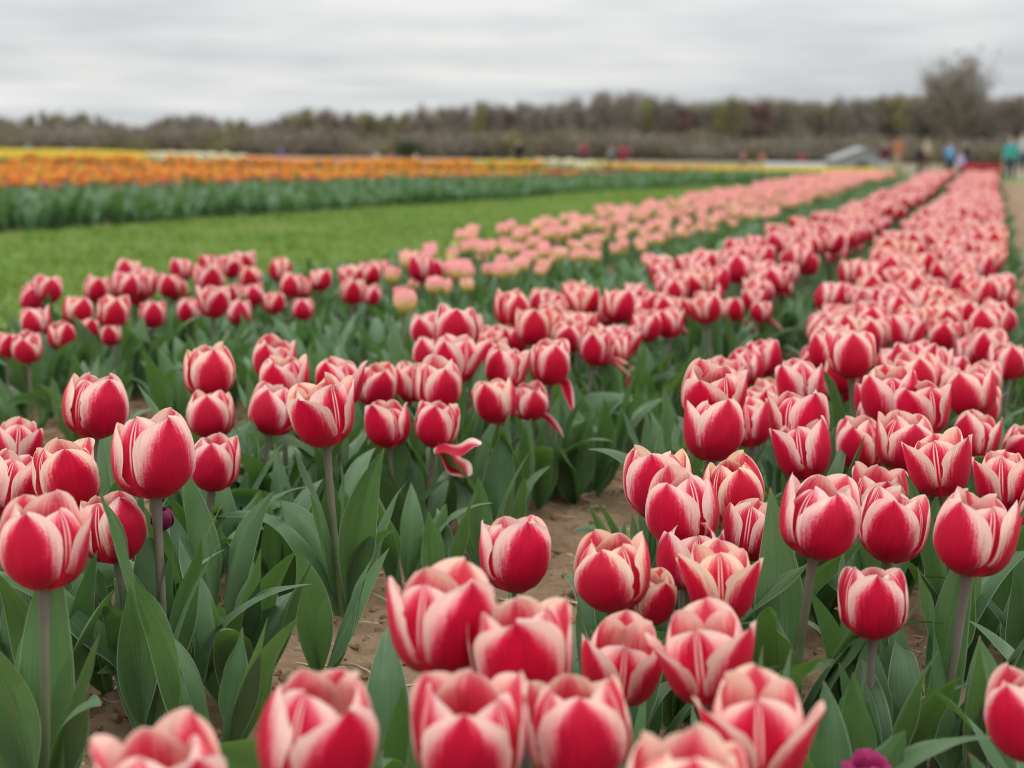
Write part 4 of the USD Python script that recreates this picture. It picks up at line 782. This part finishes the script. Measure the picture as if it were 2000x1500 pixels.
# ------------------------------------------------------------------ people
def ball(p, r): return m3.Manifold.sphere(r, 12).translate([float(x) for x in p])
def bone(a, b, ra, rb): return m3.Manifold.batch_hull([ball(a, ra), ball(b, rb)])
def fig(bs, soft=.03):
    m = m3.Manifold.batch_boolean(bs, m3.OpType.Add); me = m.refine_to_length(soft).to_mesh(); t = trimesh.Trimesh(me.vert_properties[:, :3], me.tri_verts, process=True)
    trimesh.smoothing.filter_taubin(t, iterations=8); return t.vertices, t.faces
def person(u, vtop, hpx, cloth, legs, hair, label, rz=0, pose='stand', tall=1.7, stride=.12, long_hair=False):
    d = tall * F / hpx; p = at_depth(u, vtop + hpx, d); s = tall / 1.7
    if pose == 'bend': d = 1.1 * F / hpx; p = at_depth(u, vtop + hpx, d)
    t = thing('person', p, rz, (s, s, s), label=label, cat='person')
    hipz, A = .90, np.array
    if pose == 'bend': sh, neck, head = A([0, .42, 1.05]), A([0, .5, 1.08]), A([0, .60, 1.10])
    else: sh, neck, head = A([0, .0, 1.40]), A([0, .01, 1.50]), A([0, .03, 1.60])
    J = {}
    for sd in (-1, 1):
        J['h', sd] = A([.09 * sd, 0, hipz]); J['k', sd] = A([.10 * sd, .04 + stride * sd * .5, .48]); J['a', sd] = A([.11 * sd, stride * sd, .08]); J['t', sd] = A([.12 * sd, stride * sd + .17, .035])
        J['s', sd] = sh + [.17 * sd, 0, 0]
        if pose == 'photo': J['e', sd], J['w', sd] = A([.27 * sd, .12, 1.17]), A([.10 * sd, .32, 1.38])
        elif pose == 'bend': J['e', sd], J['w', sd] = A([.22 * sd, .5, .80]), A([.15 * sd, .62, .56])
        else: J['e', sd], J['w', sd] = A([.25 * sd, -.02, 1.13]), A([.24 * sd, .08 + .05 * sd, .88])
    def torso(g): return [bone([0, .0, hipz + .02], (A([0, 0, hipz]) + sh) / 2 + [0, .03, .03], .145 + g, .125 + g), bone((A([0, 0, hipz]) + sh) / 2 + [0, .03, .03], sh - [0, 0, .06], .125 + g, .13 + g), *[bone(sh - [0, 0, .06], J['s', sd] - [0, 0, .03], .12 + g, .065 + g) for sd in (-1, 1)]]
    def arms(g, end=1.0): return [x for sd in (-1, 1) for x in (bone(J['s', sd] - [0, 0, .03], J['e', sd], .055 + g, .043 + g), bone(J['e', sd], J['e', sd] * (1 - end) + J['w', sd] * end, .043 + g, .03 + g))]
    def legsb(g): return [x for sd in (-1, 1) for x in (bone(J['h', sd], J['k', sd], .095 + g, .062 + g), bone(J['k', sd], J['a', sd], .062 + g, .042 + g))]
    body = torso(0) + arms(0) + legsb(0) + [bone(neck - [0, 0, .1], head - [0, 0, .05], .055, .05), bone(head - [0, .01, .02], head + [0, .0, .04], .082, .092), bone(head + [0, .05, -.07], head + [0, .03, -.02], .045, .06), bone(head + [0, .085, 0], head + [0, .108, -.025], .012, .016), ball(head + [.092, -.005, -.01], .022), ball(head - [.092, .005, .01], .022)]
    for sd in (-1, 1):
        dr = nrm(J['w', sd] - J['e', sd]); sidev = nrm(np.cross(dr, [0, 1, .3])); pm = J['w', sd] + dr * .07; body.append(bone(J['w', sd], pm, .028, .034)); body.append(bone(J['w', sd] + dr * .03, J['w', sd] + dr * .06 + [0, .05, 0], .014, .010))
        for q in range(4): b0 = pm + sidev * (q - 1.5) * .019; body.append(bone(b0, b0 + dr * [.065, .075, .07, .055][q] + A([0, .018, 0]), .011, .009))
    part(t, 'body', fig(body, .025), 'skin', True)
    part(t, 'jacket', fig(torso(.03) + arms(.024, .93)), cloth, True); part(t, 'trousers', fig(legsb(.022)), legs, True)
    for sd in (-1, 1): part(t, 'shoe', fig([bone(J['a', sd] - [0, .03, .03], J['t', sd], .055, .045)]), 'black_cloth', True)
    hb = [bone(head + [0, -.025, .02], head + [0, -.02, .055], .092, .094)] + ([bone(head + [0, -.06, 0], neck + [0, -.09, -.1], .085, .06)] if long_hair else [])
    part(t, 'hair', fig(hb), hair, True)
PEOPLE = [(1727, 281, 64, 'maroon', 'pale_grey', 'hair_dark', 'person in a maroon jacket and pale grey trousers by the pink row', 2.6, 'stand', 1.7),
 (1752, 272, 62, 'orange_cloth', 'beige', 'hair_red', 'person with red hair and an orange top behind the maroon jacket', .4, 'photo', 1.7),
 (1796, 283, 60, 'black_cloth', 'black_cloth', 'hair_dark', 'person in black at the end of the pink row', 1.2, 'stand', 1.7),
 (1808, 274, 56, 'beige', 'brown_cloth', 'hair_blond', 'blond person in a beige coat beside the one in black', 3.0, 'stand', 1.7, True),
 (1854, 280, 68, 'sky_blue', 'black_cloth', 'hair_brown', 'person in a light blue jacket and black trousers at the end of the middle row', 2.0, 'photo', 1.7),
 (1874, 299, 48, 'lavender', 'lavender', 'hair_blond', 'child in lavender beside the person in light blue', 3.0, 'stand', 1.25),
 (1886, 280, 56, 'dark_navy', 'dark_navy', 'hair_dark', 'person in dark navy partly behind the lavender child', 2.2, 'stand', 1.7),
 (1971, 270, 82, 'teal', 'dark_navy', 'hair_dark', 'person in a teal jacket walking on the path at right', 2.9, 'stand', 1.7),
 (1996, 264, 70, 'pale_grey', 'denim', 'hair_red', 'person in pale grey at the right edge beyond the teal jacket', 2.9, 'stand', 1.7),
 (1013, 277, 56, 'black_cloth', 'black_cloth', 'hair_dark', 'person in black standing in the flower field near the centre', 2.8, 'stand', 1.7),
 (1058, 282, 52, 'brown_cloth', 'black_cloth', 'hair_dark', 'person in dark brown right of the black figure in the field', .5, 'stand', 1.7),
 (1142, 278, 52, 'red_cloth', 'dark_navy', 'hair_red', 'person in a red top with both hands raised to the face in the field', 1.5, 'photo', 1.7),
 (1193, 285, 46, 'grey_cloth', 'dark_navy', 'hair_brown', 'person in grey beside the crouching red figure', 2.5, 'stand', 1.7),
 (1214, 290, 30, 'crimson_cloth', 'crimson_cloth', 'hair_brown', 'person in bright crimson bending down in the field', -1.4, 'bend', 1.7),
 (735, 297, 34, 'white_cloth', 'pale_grey', 'hair_brown', 'person in white left of the dark evergreen', 2.4, 'stand', 1.7),
 (766, 296, 34, 'pink_cloth', 'denim', 'hair_dark', 'person in dusty pink between the white figure and the evergreen', 1.0, 'stand', 1.7),
 (812, 299, 32, 'white_cloth', 'white_cloth', 'hair_blond', 'person in white right of the dark evergreen', 2.0, 'stand', 1.7),
 (1566, 298, 34, 'crimson_cloth', 'crimson_cloth', 'hair_dark', 'person in crimson in front of the long pale tunnel', 2.9, 'stand', 1.7),
 (1488, 298, 34, 'orange_cloth', 'beige', 'hair_dark', 'person in orange left of the long pale tunnel', 2.9, 'stand', 1.7),
 (1451, 296, 32, 'pink_cloth', 'black_cloth', 'hair_dark', 'person in pink further left than the orange figure', 1.9, 'stand', 1.7),
 (57, 279, 36, 'teal', 'denim', 'hair_dark', 'person in teal behind the yellow band at far left', 2.9, 'stand', 1.7),
 (137, 281, 36, 'blue_cloth', 'dark_navy', 'hair_dark', 'person in blue behind the yellow band at left', 2.2, 'stand', 1.7),
 (549, 290, 34, 'blue_cloth', 'pale_grey', 'hair_brown', 'person in a greyish blue top behind the orange field', 2.6, 'stand', 1.7)]
for q in PEOPLE: person(*q[:3], q[3], q[4], q[5], q[6], q[7], q[8], q[9], long_hair=len(q) > 10)
